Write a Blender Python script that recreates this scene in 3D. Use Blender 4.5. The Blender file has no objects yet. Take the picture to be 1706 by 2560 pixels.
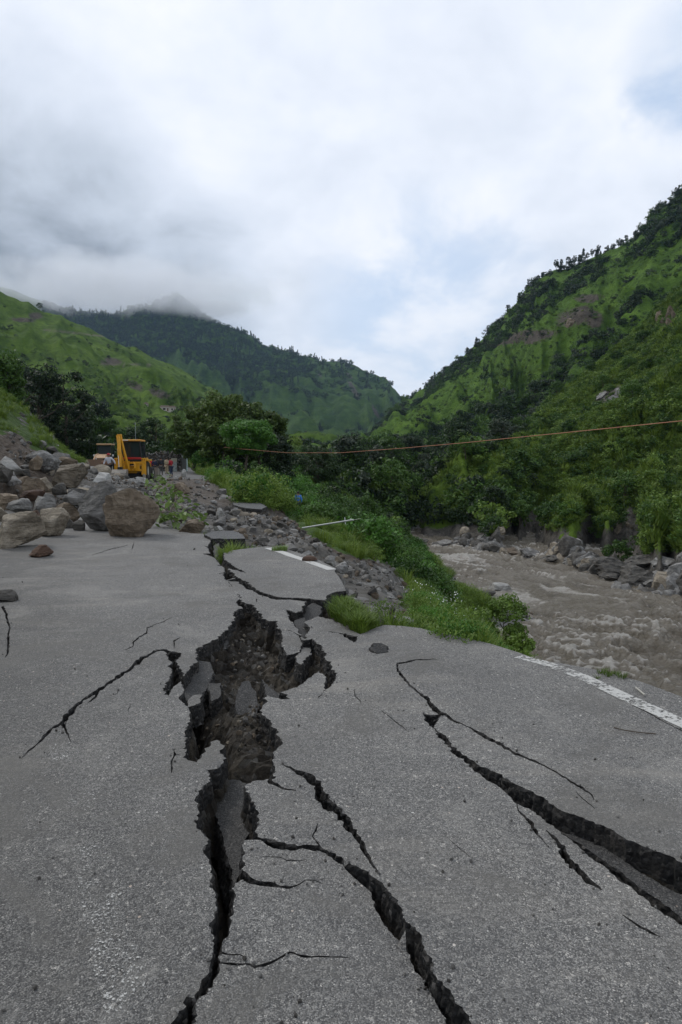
import bpy, bmesh, math, random
import numpy as np
from mathutils import Vector, Matrix, Euler
from mathutils.geometry import delaunay_2d_cdt

R = math.radians
scene = bpy.context.scene
C = scene.collection
rnd = random.Random(7)
nrg = np.random.default_rng(11)

# ------------------------------------------------------------------ camera
F = 1707.0            # focal length in photo pixels (24 mm on a 36 mm tall frame)
EYE = 1.6
PITCH = math.atan(130 / 1707)
cam_d = bpy.data.cameras.new('camera')
cam_d.sensor_fit = 'VERTICAL'; cam_d.sensor_height = 36; cam_d.sensor_width = 24; cam_d.lens = 24
cam_d.clip_start = 0.05; cam_d.clip_end = 30000
cam = bpy.data.objects.new('camera', cam_d); C.objects.link(cam)
cam.location = (0, 0, EYE); cam.rotation_euler = (R(90) - PITCH, 0, 0)
scene.camera = cam
CP, SP = math.cos(PITCH), math.sin(PITCH)

def ray(u, v):
    a = (u - 853) / F; b = (1280 - v) / F
    return (a, CP + b * SP, -SP + b * CP)
def P(u, v, Y):                      # photo point at forward distance Y -> place
    d = ray(u, v); t = Y / d[1]
    return (d[0] * t, Y, EYE + d[2] * t)
def G(u, v, z=0.0):                  # photo point on the level z
    d = ray(u, v); t = (z - EYE) / d[2]
    return (d[0] * t, d[1] * t, z)

# ------------------------------------------------------------------ world, sun, exposure
SUN_AZ, SUN_EL = R(-48), R(42)       # azimuth from +Y toward +X
world = bpy.data.worlds.new('World'); scene.world = world; world.use_nodes = True

class NT:
    def __init__(s, tree): s.t = tree; s.n = tree.nodes; s.l = tree.links
    def new(s, typ, ins=None, **kw):
        nd = s.n.new(typ)
        for k, v in kw.items(): setattr(nd, k, v)
        for k, v in (ins or {}).items(): s.put(nd, k, v)
        return nd
    def put(s, nd, k, v):
        if v is None: return
        sock = nd.inputs[k]
        if isinstance(v, bpy.types.NodeSocket): s.l.new(v, sock)
        elif isinstance(v, bpy.types.Node): s.l.new(v.outputs[0], sock)
        else: sock.default_value = v
    def math(s, op, a, b=None, c=None, clamp=False):
        nd = s.new('ShaderNodeMath', operation=op, use_clamp=clamp)
        for i, q in enumerate((a, b, c)):
            if q is not None: s.put(nd, i, q)
        return nd.outputs[0]
    def vmath(s, op, a, b=None):
        nd = s.new('ShaderNodeVectorMath', operation=op); s.put(nd, 0, a)
        if b is not None: s.put(nd, 1, b)
        return nd.outputs['Value'] if op == 'DOT_PRODUCT' or op == 'LENGTH' else nd.outputs[0]
    def noise(s, scale, detail=4, rough=.55, vec=None, dist=0, lac=2.0):
        nd = s.new('ShaderNodeTexNoise', {'Scale': scale, 'Detail': detail, 'Roughness': rough, 'Distortion': dist, 'Lacunarity': lac})
        if vec is not None: s.put(nd, 'Vector', vec)
        return nd.outputs['Fac']
    def sstep(s, x, lo, hi, a=0.0, b=1.0):
        nd = s.new('ShaderNodeMapRange', {'Value': x, 'From Min': lo, 'From Max': hi, 'To Min': a, 'To Max': b}, interpolation_type='SMOOTHSTEP')
        return nd.outputs[0]
    def mix(s, f, a, b, mode='MIX'):
        nd = s.new('ShaderNodeMix', data_type='RGBA', blend_type=mode, clamp_factor=True)
        s.put(nd, 0, f)
        for i, q in ((6, a), (7, b)):
            if isinstance(q, (tuple, list)): q = tuple(q) if len(q) == 4 else (*q, 1)
            s.put(nd, i, q)
        return nd.outputs[2]
    def ramp(s, x, stops):
        nd = s.new('ShaderNodeValToRGB'); s.put(nd, 0, x)
        e = nd.color_ramp.elements
        while len(e) < len(stops): e.new(0.5)
        for el, (p, c) in zip(e, stops):
            el.position = p; el.color = (*c, 1) if len(c) == 3 else c
        return nd.outputs[0]

wn = NT(world.node_tree); wn.n.clear()
wo = wn.new('ShaderNodeOutputWorld')
sky = wn.new('ShaderNodeTexSky', sky_type='NISHITA', sun_disc=False, sun_elevation=SUN_EL, sun_rotation=SUN_AZ, altitude=900.0, air_density=1.0, dust_density=1.5)
tc = wn.new('ShaderNodeTexCoord')
dirn = wn.vmath('NORMALIZE', tc.outputs['Generated'])
sep = wn.new('ShaderNodeSeparateXYZ', {0: dirn})
zz = wn.math('ADD', wn.math('MAXIMUM', sep.outputs[2], 0.0), 0.42)
comb = wn.new('ShaderNodeCombineXYZ', {0: wn.math('DIVIDE', sep.outputs[0], zz), 1: wn.math('DIVIDE', sep.outputs[1], zz), 2: 0.0})
cl = comb.outputs[0]
n1 = wn.noise(0.95, 5, .5, cl, .3)
n2 = wn.noise(3.6, 8, .55, cl, .3)
n3 = wn.noise(10.0, 6, .55, cl, .2)
tone = wn.math('ADD', wn.math('MULTIPLY', n1, .66), wn.math('ADD', wn.math('MULTIPLY', n2, .58), wn.math('MULTIPLY', n3, .17)))
def toward(u, v, lo, hi):
    d = Vector(ray(u, v)).normalized()
    return wn.sstep(wn.vmath('DOT_PRODUCT', dirn, tuple(d)), math.cos(R(hi)), math.cos(R(lo)))
# broad banks of cloud: a heavy grey bank low on the valley's left shoulder, thin bright cover overhead
heavy = wn.math('MAXIMUM', toward(-40, 690, 2, 19), wn.math('MULTIPLY', toward(330, 800, 3, 13), .8))
bright = wn.math('MAXIMUM', wn.math('MULTIPLY', toward(270, 190, 2, 16), 1.0), wn.math('MULTIPLY', toward(1100, 0, 8, 30), .5))
tone = wn.math('SUBTRACT', tone, wn.math('ADD', wn.math('MULTIPLY', heavy, .40), .125))
tone = wn.math('ADD', tone, wn.math('MULTIPLY', bright, .16))
cloud = wn.ramp(tone, [(0.16, (.20, .23, .28)), (0.36, (.46, .51, .59)), (0.52, (.60, .65, .74)), (0.68, (.71, .75, .83)), (0.90, (.87, .87, .88))])
# open blue: low over the gorge, and a little rent high on the right
gap = wn.math('MAXIMUM', wn.math('MULTIPLY', toward(1080, 800, 1.0, 13), .62), wn.math('MULTIPLY', toward(1700, 150, .5, 6.5), 1.0))
gapn = wn.sstep(wn.math('SUBTRACT', gap, wn.math('MULTIPLY', wn.sstep(n2, .38, .66), .60)), .0, 1.0)
blue = wn.mix(.72, wn.mix(1.0, sky.outputs[0], (.10, .10, .10, 1), 'MULTIPLY'), (.48, .60, .78))
skycol = wn.mix(gapn, cloud, blue)
bg = wn.new('ShaderNodeBackground', {'Color': wn.mix(1.0, skycol, (11.8, 11.8, 11.8, 1), 'MULTIPLY'), 'Strength': 0.1})
wn.l.new(bg.outputs[0], wo.inputs['Surface'])

sun_d = bpy.data.lights.new('sun', 'SUN'); sun_d.energy = 1.3; sun_d.angle = R(18); sun_d.color = (1.0, .96, .9)
sun = bpy.data.objects.new('sun', sun_d); C.objects.link(sun)
sdir = Vector((math.sin(SUN_AZ) * math.cos(SUN_EL), math.cos(SUN_AZ) * math.cos(SUN_EL), math.sin(SUN_EL)))
sun.rotation_euler = sdir.to_track_quat('Z', 'Y').to_euler(); sun.location = sdir * 40
vs = scene.view_settings; vs.view_transform = 'Standard'; vs.look = 'None'; vs.gamma = 1; vs.exposure = 0.1; vs.use_curve_mapping = False
scene.cycles.max_bounces = 5; scene.cycles.diffuse_bounces = 3; scene.cycles.volume_bounces = 3; scene.cycles.transparent_max_bounces = 8
scene.cycles.use_denoising = True

# ------------------------------------------------------------------ numeric helpers
def _h(ix, iy, iz, seed):
    h = (ix * 374761393 + iy * 668265263 + iz * 2147483647 + seed * 974634777) & 0xffffffff
    h = ((h ^ (h >> 13)) * 1274126177) & 0xffffffff
    h = ((h ^ (h >> 16)) * 2246822519) & 0xffffffff
    return ((h ^ (h >> 15)) & 0xffffff) / float(0xffffff)
def vnoise(p, seed=0):               # smooth value noise in [-1, 1], p is (N, 3)
    p = np.asarray(p, float); i = np.floor(p).astype(np.int64); f = p - i; f = f * f * f * (f * (f * 6 - 15) + 10)
    r = 0
    for dx in (0, 1):
        for dy in (0, 1):
            for dz in (0, 1):
                w = (f[:, 0] if dx else 1 - f[:, 0]) * (f[:, 1] if dy else 1 - f[:, 1]) * (f[:, 2] if dz else 1 - f[:, 2])
                r = r + w * _h(i[:, 0] + dx, i[:, 1] + dy, i[:, 2] + dz, seed)
    return r * 2 - 1
def fbm(p, octv=4, seed=0, gain=.5, ridged=False):
    p = np.asarray(p, float); a = 1.0; s = 0; tot = 0
    for o in range(octv):
        n = vnoise(p * (2.03 ** o) + o * 17.3, seed + o)
        if ridged: n = 1 - 2 * np.abs(n)
        s = s + a * n; tot += a; a *= gain
    return s / tot
def xy3(x, y, k): return np.stack([np.asarray(x).ravel() * k, np.asarray(y).ravel() * k, np.zeros(np.size(x))], 1)
def smooth(x, a, b):
    t = np.clip((x - a) / (b - a), 0, 1); return t * t * (3 - 2 * t)
class TPS:
    def __init__(s, pts, reg=1e-3):
        a = np.array(pts, float); s.p = a[:, :2]; n = len(a)
        r2 = ((s.p[:, None] - s.p[None]) ** 2).sum(2)
        K = .5 * r2 * np.log(r2 + 1e-9) + reg * np.eye(n)
        Q = np.hstack([np.ones((n, 1)), s.p]); A = np.block([[K, Q], [Q.T, np.zeros((3, 3))]])
        s.w = np.linalg.solve(A, np.concatenate([a[:, 2], np.zeros(3)]))
    def __call__(s, x, y):
        q = np.stack([np.ravel(x), np.ravel(y)], 1); out = np.empty(len(q))
        for k in range(0, len(q), 20000):
            b = q[k:k + 20000]; r2 = ((b[:, None] - s.p[None]) ** 2).sum(2)
            out[k:k + 20000] = (.5 * r2 * np.log(r2 + 1e-9)) @ s.w[:-3] + s.w[-3] + b @ s.w[-2:]
        return out.reshape(np.shape(x))
def inside(x, y, poly):              # even-odd point in polygon, vectorised
    x = np.ravel(x); y = np.ravel(y); c = np.zeros(len(x), bool); n = len(poly); j = n - 1
    for i in range(n):
        xi, yi = poly[i][:2]; xj, yj = poly[j][:2]
        if yi != yj:
            c ^= ((yi > y) != (yj > y)) & (x < (xj - xi) * (y - yi) / (yj - yi) + xi)
        j = i
    return c
def dist_poly(x, y, poly, closed=True):
    x = np.ravel(x); y = np.ravel(y); d = np.full(len(x), 1e9); tt = np.zeros(len(x)); sg = np.zeros(len(x))
    n = len(poly); L = 0; tot = sum(math.dist(poly[i][:2], poly[i + 1][:2]) for i in range(n - 1))
    for i in range(n if closed else n - 1):
        ax, ay = poly[i][:2]; bx, by = poly[(i + 1) % n][:2]; vx, vy = bx - ax, by - ay; l2 = vx * vx + vy * vy + 1e-12
        t = np.clip(((x - ax) * vx + (y - ay) * vy) / l2, 0, 1); dx = x - ax - t * vx; dy = y - ay - t * vy
        q = np.hypot(dx, dy); m = q < d; d[m] = q[m]
        tt[m] = (L + t[m] * math.sqrt(l2)) / max(tot, 1e-9); sg[m] = np.sign(vx * dy - vy * dx)[m]
        L += math.sqrt(l2)
    return d, tt, sg

# ------------------------------------------------------------------ object helpers
def mesh_np(name, V, faces, smooth_=False, mi=None):
    V = np.asarray(V, np.float32); me = bpy.data.meshes.new(name)
    me.vertices.add(len(V)); me.vertices.foreach_set('co', V.ravel())
    if isinstance(faces, np.ndarray):
        n, k = faces.shape; li = faces.ravel().astype(np.int32); ls = np.arange(0, n * k, k, dtype=np.int32)
    else:
        n = len(faces); li = np.array([i for f in faces for i in f], np.int32)
        ln = np.array([len(f) for f in faces]); ls = np.concatenate([[0], np.cumsum(ln)[:-1]]).astype(np.int32) if n else np.zeros(0, np.int32)
    me.loops.add(len(li)); me.loops.foreach_set('vertex_index', li)
    me.polygons.add(n); me.polygons.foreach_set('loop_start', ls)
    if mi is not None: me.polygons.foreach_set('material_index', np.asarray(mi, np.int32))
    sm = np.full(n, bool(smooth_)) if np.isscalar(smooth_) or isinstance(smooth_, bool) else np.asarray(smooth_, bool)
    me.polygons.foreach_set('use_smooth', sm)
    me.update(calc_edges=True); me.validate(); return me
def link(name, me, mats=None, parent=None, label=None, cat=None, group=None, kind=None, loc=None, rot=None, scale=None):
    o = bpy.data.objects.new(name, me); C.objects.link(o)
    if me is not None and mats is not None and not len(me.materials):
        for m in (mats if isinstance(mats, (list, tuple)) else [mats]): me.materials.append(m)
    if parent is not None: o.parent = parent
    if label: o['label'] = label
    if cat: o['category'] = cat
    if group: o['group'] = group
    if kind: o['kind'] = kind
    if loc is not None: o.location = loc
    if rot is not None: o.rotation_euler = rot
    if scale is not None: o.scale = (scale,) * 3 if np.isscalar(scale) else scale
    return o
def attr_color(me, name, rgb):
    a = me.attributes.new(name, 'FLOAT_COLOR', 'POINT'); d = np.ones((len(me.vertices), 4), np.float32); d[:, :rgb.shape[1]] = rgb
    a.data.foreach_set('color', d.ravel())
class MB:                            # several shapes into one mesh
    def __init__(s): s.b = bmesh.new()
    def box(s, lo, hi, M=None, bev=0.0):
        r = bmesh.ops.create_cube(s.b, size=1); vs_ = r['verts']
        c = [(a + b) / 2 for a, b in zip(lo, hi)]; d = [b - a for a, b in zip(lo, hi)]
        for v in vs_: v.co = Vector((c[0] + v.co.x * d[0], c[1] + v.co.y * d[1], c[2] + v.co.z * d[2]))
        if bev:
            es = {e for v in vs_ for e in v.link_edges}
            rr = bmesh.ops.bevel(s.b, geom=list(es), offset=bev, segments=2, affect='EDGES', profile=.6); vs_ = rr['verts'] + [v for v in vs_ if v.is_valid]
        if M is not None: bmesh.ops.transform(s.b, matrix=M, verts=list({v for v in vs_ if v.is_valid}))
        return s
    def prism(s, pts, axis, lo, hi):  # pts in the two other axes
        def mk(a, q):
            return {'x': (q, a[0], a[1]), 'y': (a[0], q, a[1]), 'z': (a[0], a[1], q)}[axis]
        A = [s.b.verts.new(mk(p, lo)) for p in pts]; B = [s.b.verts.new(mk(p, hi)) for p in pts]
        n = len(pts); s.b.faces.new(A[::-1]); s.b.faces.new(B)
        for i in range(n): s.b.faces.new((A[i], A[(i + 1) % n], B[(i + 1) % n], B[i]))
        return s
    def tube(s, path, r, seg=8, cap=True):
        path = [Vector(p) for p in path]; n = len(path); rr = r if isinstance(r, (list, tuple)) else [r] * n; prev = None; rings = []
        for i, p in enumerate(path):
            t = (path[min(i + 1, n - 1)] - path[max(i - 1, 0)]).normalized()
            if prev is None: u = t.orthogonal().normalized()
            else: u = (prev - t * prev.dot(t)).normalized()
            prev = u; w = t.cross(u)
            rings.append([s.b.verts.new(p + (u * math.cos(a) + w * math.sin(a)) * rr[i]) for a in (2 * math.pi * k / seg for k in range(seg))])
        for a, b in zip(rings, rings[1:]):
            for k in range(seg): s.b.faces.new((a[k], a[(k + 1) % seg], b[(k + 1) % seg], b[k]))
        if cap: s.b.faces.new(rings[0][::-1]); s.b.faces.new(rings[-1])
        return s
    def wheel(s, c, r, w, seg=28, lug=0.03):  # axle along x
        prof = [(-w / 2, r * .55), (-w / 2, r * .92), (-w * .36, r), (w * .36, r), (w / 2, r * .92), (w / 2, r * .55)]
        rings = []
        for k in range(seg):
            a = 2 * math.pi * k / seg; q = []
            for j, (x, rad) in enumerate(prof):
                rad2 = rad + (lug if (k % 2 == 0 and j in (2, 3)) else 0)
                q.append(s.b.verts.new((c[0] + x, c[1] + math.cos(a) * rad2, c[2] + math.sin(a) * rad2)))
            rings.append(q)
        for k in range(seg):
            a, b = rings[k], rings[(k + 1) % seg]
            for j in range(len(prof)): s.b.faces.new((a[j], a[(j + 1) % len(prof)], b[(j + 1) % len(prof)], b[j]))
        return s
    def cyl(s, a, b, r, seg=16): return s.tube([a, b], r, seg)
    def build(s, name, mat_, parent=None, sm=False, **kw):
        bmesh.ops.recalc_face_normals(s.b, faces=s.b.faces); me = bpy.data.meshes.new(name); s.b.to_mesh(me); s.b.free()
        if sm:
            for p in me.polygons: p.use_smooth = True
        return link(name, me, mat_, parent, **kw)
def empty(name, loc, rz=0, label=None, cat=None, group=None):
    o = link(name, None, None, None, label, cat, group, loc=loc, rot=(0, 0, rz)); o.empty_display_size = .2; return o

# ------------------------------------------------------------------ materials
def mat(name):
    m = bpy.data.materials.new(name); m.use_nodes = True; t = NT(m.node_tree); t.n.clear()
    out = t.new('ShaderNodeOutputMaterial'); b = t.new('ShaderNodeBsdfPrincipled'); t.l.new(b.outputs[0], out.inputs[0])
    t.put(b, 'Specular IOR Level', .3)
    return m, t, b, out
def bump(t, b, h, strength=.5, dist=.02):
    nd = t.new('ShaderNodeBump', {'Height': h, 'Strength': strength, 'Distance': dist}); t.l.new(nd.outputs[0], b.inputs['Normal'])
def plain(name, col, rough=.6, metal=0.0, grime=.25, scale=6.0):
    m, t, b, _ = mat(name); co = t.new('ShaderNodeTexCoord').outputs['Object']
    n = t.noise(scale, 6, .6, co)
    t.put(b, 'Base Color', t.mix(t.sstep(n, .45, .75, 0, grime), col, tuple(c * .35 + .03 for c in col[:3])))
    t.put(b, 'Roughness', rough); t.put(b, 'Metallic', metal); return m
def posn(t): return t.new('ShaderNodeNewGeometry').outputs['Position']

def asphalt_mat(name, k=1.0, dust=True, tint=(1, 1, 1)):
    m, t, b, _ = mat(name); p = posn(t)
    # aggregate: two sizes of chipping, each stone its own tone
    v1 = t.new('ShaderNodeTexVoronoi', {'Vector': p, 'Scale': 190.0, 'Randomness': 1.0}); v2 = t.new('ShaderNodeTexVoronoi', {'Vector': p, 'Scale': 88.0, 'Randomness': 1.0})
    c1 = t.new('ShaderNodeSeparateColor', {0: v1.outputs['Color']}); c2 = t.new('ShaderNodeSeparateColor', {0: v2.outputs['Color']})
    stone = t.ramp(c1.outputs[0], [(0, (.045, .045, .045)), (.35, (.105, .105, .105)), (.70, (.175, .175, .172)), (.93, (.235, .233, .226)), (1, (.38, .375, .36))])
    stone2 = t.ramp(c2.outputs[1], [(0, (.07, .07, .07)), (.5, (.15, .15, .148)), (.92, (.22, .217, .21)), (1, (.42, .41, .39))])
    base = t.mix(t.sstep(c2.outputs[0], .55, .6), stone, stone2)
    # binder between the stones
    base = t.mix(t.sstep(v1.outputs['Distance'], .35, .75), base, (.04, .04, .041))
    lo = t.noise(.55, 6, .6, p, .4); mid = t.noise(3.1, 6, .6, p); fine = t.noise(28, 4, .6, p)
    base = t.mix(t.sstep(lo, .35, .68, 0, .42), base, t.mix(1, base, (.55, .55, .555, 1), 'MULTIPLY'))
    base = t.mix(t.sstep(mid, .42, .72, 0, .35), base, t.mix(1, base, (1.5, 1.48, 1.43, 1), 'MULTIPLY'))
    base = t.mix(t.sstep(fine, .5, .75, 0, .4), base, (.19, .187, .18))
    rare = t.new('ShaderNodeTexVoronoi', {'Vector': p, 'Scale': 24.0, 'Randomness': 1.0}); rc = t.new('ShaderNodeSeparateColor', {0: rare.outputs['Color']})
    chip = t.math('MULTIPLY', t.math('LESS_THAN', rare.outputs['Distance'], t.math('MULTIPLY', rc.outputs[1], .16)), t.math('GREATER_THAN', rc.outputs[0], .80))
    base = t.mix(chip, base, t.mix(rc.outputs[2], (.40, .40, .39), (.40, .33, .28)))
    if dust:                         # silt washed over the surface in streaks along the camber
        mp = t.new('ShaderNodeMapping', {'Vector': p, 'Rotation': (0, 0, R(20)), 'Scale': (.4, 1.8, 1)})
        st = t.noise(1.5, 6, .62, mp.outputs[0], .5)
        film = t.math('MULTIPLY', t.sstep(st, .46, .66), t.sstep(t.noise(.33, 3, .5, p), .42, .6))
        base = t.mix(t.math('MULTIPLY', film, .25), base, (.23, .215, .19))
        mp2 = t.new('ShaderNodeMapping', {'Vector': p, 'Rotation': (0, 0, R(12)), 'Scale': (.35, 3.2, 1), 'Location': (3, 1, 0)})
        wet = t.math('MULTIPLY', t.sstep(t.noise(1.2, 6, .6, mp2.outputs[0], .6), .58, .70), t.sstep(t.noise(.4, 3, .5, p), .45, .6))
        base = t.mix(t.math('MULTIPLY', wet, .6), base, (.06, .058, .055))
    gr = t.noise(62, 5, .7, p); gr2 = t.noise(13, 6, .7, p); base = t.mix(t.sstep(gr, .5, .72, 0, .5), base, (.045, .045, .045)); base = t.mix(t.sstep(gr, .46, .30, 0, .5), base, (.25, .248, .24)); base = t.mix(t.sstep(gr2, .52, .72, 0, .35), base, (.06, .06, .06))
    base = t.mix(.05, base, (.118, .117, .114))
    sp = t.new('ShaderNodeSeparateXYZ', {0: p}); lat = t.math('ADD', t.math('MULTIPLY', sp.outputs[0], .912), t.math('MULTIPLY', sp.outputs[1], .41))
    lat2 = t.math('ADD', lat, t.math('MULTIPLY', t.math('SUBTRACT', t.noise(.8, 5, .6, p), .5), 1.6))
    if dust:                         # left lane: dirt plus lens vignetting painted into the colour; rubber-polished wheel tracks
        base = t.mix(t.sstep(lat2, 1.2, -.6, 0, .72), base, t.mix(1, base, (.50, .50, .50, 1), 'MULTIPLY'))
        tr = t.math('ADD', t.sstep(t.math('ABSOLUTE', t.math('SUBTRACT', lat2, 1.1)), .45, .1), t.sstep(t.math('ABSOLUTE', t.math('SUBTRACT', lat2, 2.7)), .4, .1))
        base = t.mix(t.math('MULTIPLY', tr, .16), base, (.07, .07, .071))
        pat = t.noise(1.1, 7, .68, p, .8); base = t.mix(t.sstep(pat, .51, .62, 0, .58), base, (.075, .073, .069)); base = t.mix(t.sstep(pat, .46, .34, 0, .24), base, (.20, .196, .185))
    base = t.mix(1.0, base, (k * tint[0], k * tint[1], k * tint[2], 1), 'MULTIPLY')
    t.put(b, 'Base Color', base); t.put(b, 'Roughness', .78)
    h = t.math('ADD', t.math('MULTIPLY', t.math('SUBTRACT', 1.0, v1.outputs['Distance']), .5), t.math('MULTIPLY', t.math('SUBTRACT', 1.0, v2.outputs['Distance']), .9))
    bump(t, b, h, .75, .006); return m
def broken_mat():
    m, t, b, _ = mat('broken_asphalt'); p = posn(t)
    v = t.new('ShaderNodeTexVoronoi', {'Vector': p, 'Scale': 62.0}); c = t.new('ShaderNodeSeparateColor', {0: v.outputs['Color']})
    col = t.ramp(c.outputs[0], [(0, (.010, .010, .010)), (.6, (.022, .021, .020)), (.93, (.05, .047, .043)), (1, (.14, .13, .12))])
    n = t.noise(9, 6, .65, p); col = t.mix(t.sstep(n, .5, .72, 0, .7), col, (.055, .048, .040))
    t.put(b, 'Base Color', col); t.put(b, 'Roughness', .7)
    bump(t, b, t.math('ADD', t.math('MULTIPLY', t.math('SUBTRACT', 1.0, v.outputs['Distance']), .5), t.math('MULTIPLY', t.noise(45, 6, .75, p), 1.2)), 1.0, .02); return m
def earth_mat(name, dark=(.022, .018, .014), mid=(.060, .050, .037), light=(.13, .11, .082), sc=1.0):
    m, t, b, _ = mat(name); p = posn(t)
    n = t.noise(2.2 * sc, 8, .65, p, .3); v = t.new('ShaderNodeTexVoronoi', {'Vector': p, 'Scale': 17.0 * sc}); c = t.new('ShaderNodeSeparateColor', {0: v.outputs['Color']})
    col = t.ramp(n, [(.32, dark), (.52, mid), (.74, light)])
    col = t.mix(t.math('MULTIPLY', t.sstep(c.outputs[0], .55, .9), .55), col, t.ramp(c.outputs[1], [(0, (.04, .038, .035)), (.6, (.12, .112, .10)), (1, (.25, .24, .22))]))
    t.put(b, 'Base Color', col); t.put(b, 'Roughness', .9)
    bump(t, b, t.math('ADD', t.math('MULTIPLY', t.math('SUBTRACT', 1, v.outputs['Distance']), .8), t.noise(22 * sc, 6, .75, p)), 1.0, .06 / sc); return m
def rock_mat(name, a, b_, c_, moss=0.0, sc=1.0):
    m, t, b, _ = mat(name); co = t.new('ShaderNodeTexCoord').outputs['Object']; p = posn(t)
    n = t.noise(1.7 * sc, 10, .62, p, .6); n2 = t.noise(9 * sc, 8, .7, p)
    mp = t.new('ShaderNodeMapping', {'Vector': p, 'Rotation': (.5, .35, .4), 'Scale': (1, 1, 5)})
    band = t.noise(1.6 * sc, 6, .6, mp.outputs[0], .4)
    rv = t.new('ShaderNodeObjectInfo').outputs['Random']
    col = t.ramp(n, [(.30, a), (.5, b_), (.72, c_)])
    col = t.mix(t.sstep(band, .45, .7, 0, .5), col, tuple(x * .5 for x in a))
    col = t.mix(t.sstep(n2, .5, .8, 0, .45), col, tuple(min(x * 1.5, .6) for x in c_))
    col = t.mix(1, col, t.ramp(rv, [(0, (.72, .70, .68)), (.5, (1, .98, .95)), (1, (1.25, 1.24, 1.22))]), 'MULTIPLY')
    t.put(b, 'Base Color', col); t.put(b, 'Roughness', .85)
    bump(t, b, t.math('ADD', t.math('ADD', n, t.math('MULTIPLY', band, .8)), t.math('MULTIPLY', n2, .35)), .9, .12 / sc); return m
def leaf_mat(name, dark, light, trans=.25):
    m, t, b, out = mat(name); rv = t.new('ShaderNodeObjectInfo').outputs['Random']; isl = t.new('ShaderNodeNewGeometry').outputs['Random Per Island']
    f = t.math('ADD', t.math('MULTIPLY', rv, .5), t.math('MULTIPLY', isl, .5))
    col = t.ramp(f, [(.15, dark), (.55, tuple((x + y) / 2 for x, y in zip(dark, light))), (.9, light)])
    t.put(b, 'Base Color', col); t.put(b, 'Roughness', .55); t.put(b, 'Specular IOR Level', .25)
    if trans:
        tr = t.new('ShaderNodeBsdfTranslucent', {'Color': col}); mx = t.new('ShaderNodeMixShader', {0: trans, 1: b.outputs[0], 2: tr.outputs[0]}); t.l.new(mx.outputs[0], out.inputs[0])
    return m

M = {}
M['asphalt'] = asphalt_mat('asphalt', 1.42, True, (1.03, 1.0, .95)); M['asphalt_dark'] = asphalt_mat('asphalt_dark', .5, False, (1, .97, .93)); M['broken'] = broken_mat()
M['asphalt_far'] = asphalt_mat('asphalt_remnant', .9, False)
M['earth'] = earth_mat('earth_fill')
M['rock_grey'] = rock_mat('grey_rock', (.07, .068, .064), (.18, .176, .168), (.32, .315, .305))
M['rock_brown'] = rock_mat('brown_rock', (.06, .046, .032), (.155, .122, .088), (.26, .215, .165))
M['rock_tan'] = rock_mat('tan_rock', (.085, .07, .052), (.20, .172, .132), (.33, .295, .24))
M['rock_red'] = rock_mat('reddish_rock', (.035, .02, .014), (.08, .048, .034), (.14, .09, .065))
M['rock_white'] = rock_mat('pale_rock', (.16, .155, .145), (.30, .295, .28), (.42, .415, .40))
M['rock_dark'] = rock_mat('dark_rock', (.035, .033, .03), (.085, .08, .072), (.15, .142, .13))
M['rubble'] = rock_mat('rubble_rock', (.06, .057, .052), (.15, .145, .135), (.29, .28, .265), sc=3.0)
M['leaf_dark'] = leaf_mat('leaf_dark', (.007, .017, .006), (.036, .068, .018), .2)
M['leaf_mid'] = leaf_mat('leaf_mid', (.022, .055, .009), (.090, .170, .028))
M['leaf_light'] = leaf_mat('leaf_light', (.065, .120, .015), (.185, .275, .045))
M['leaf_olive'] = leaf_mat('leaf_olive', (.030, .056, .010), (.115, .170, .034))
M['leaf_bright'] = leaf_mat('leaf_bright', (.032, .098, .011), (.105, .235, .034))
M['leaf_grey'] = leaf_mat('leaf_greygreen', (0.024, 0.036, 0.022), (0.07, 0.09, 0.055), .15)
M['leaf_pine'] = leaf_mat('leaf_pine', (0.009, 0.021, 0.012), (0.028, 0.05, 0.024), .1)
M['grass_leaf'] = leaf_mat('grass_blade', (.065, .115, .014), (.195, .27, .045), .3)
M['leaf_cut'] = leaf_mat('cut_leaf', (.06, .11, .025), (.20, .28, .08), .25)
M['bark'] = plain('bark', (.07, .055, .042), .9, 0, .5, 3.0)
# ================================================================== the broken road
ZO = {'A': (440, 1280, 2.8), 'B': (400, 1450, 3.136), 'C': (400, 1850, 2.6133), 'D': (950, 1550, 2.0741), 'E': (0, 1350, 3.136), 'F': (900, 1900, 1.9454), 'N': (0, 0, 1.0)}
def N(z, pts):                       # measured points -> photo pixels
    ox, oy, s = ZO[z]; return [(ox + p[0] / s, oy + p[1] / s) + tuple(q / s for q in p[2:]) for p in pts]

K5_up = N('D', [(330, 490), (290, 515), (285, 560), (350, 600), (375, 650), (430, 690), (500, 745), (580, 780), (660, 830), (740, 870), (830, 910), (900, 960), (960, 1000), (1030, 1020), (1120, 1060), (1200, 1085), (1270, 1130), (1350, 1160), (1430, 1200), (1500, 1225), (1568, 1260), (1720, 1335), (1900, 1420)])
K5_lo = N('D', [(225, 490), (250, 540), (300, 600), (350, 650), (385, 700), (450, 740), (490, 785), (560, 830), (630, 870), (680, 920), (730, 960), (790, 990), (860, 1050), (930, 1100), (1000, 1155), (1060, 1205), (1120, 1245), (1190, 1295), (1260, 1360), (1340, 1425), (1420, 1480), (1500, 1540), (1568, 1585), (1720, 1690), (1900, 1810)])
def flat(pts): return [G(p[0], p[1])[:2] for p in pts]
def polyat(poly, t):
    n = len(poly) - 1; k = min(int(t * n), n - 1); f = t * n - k
    return tuple(poly[k][i] * (1 - f) + poly[k + 1][i] * f for i in (0, 1))
def midline(a, b): return [tuple((p + q) / 2 for p, q in zip(polyat(a, i / 22), polyat(b, i / 22))) for i in range(23)]
FAULT = midline(flat(K5_up), flat(K5_lo))
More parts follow.
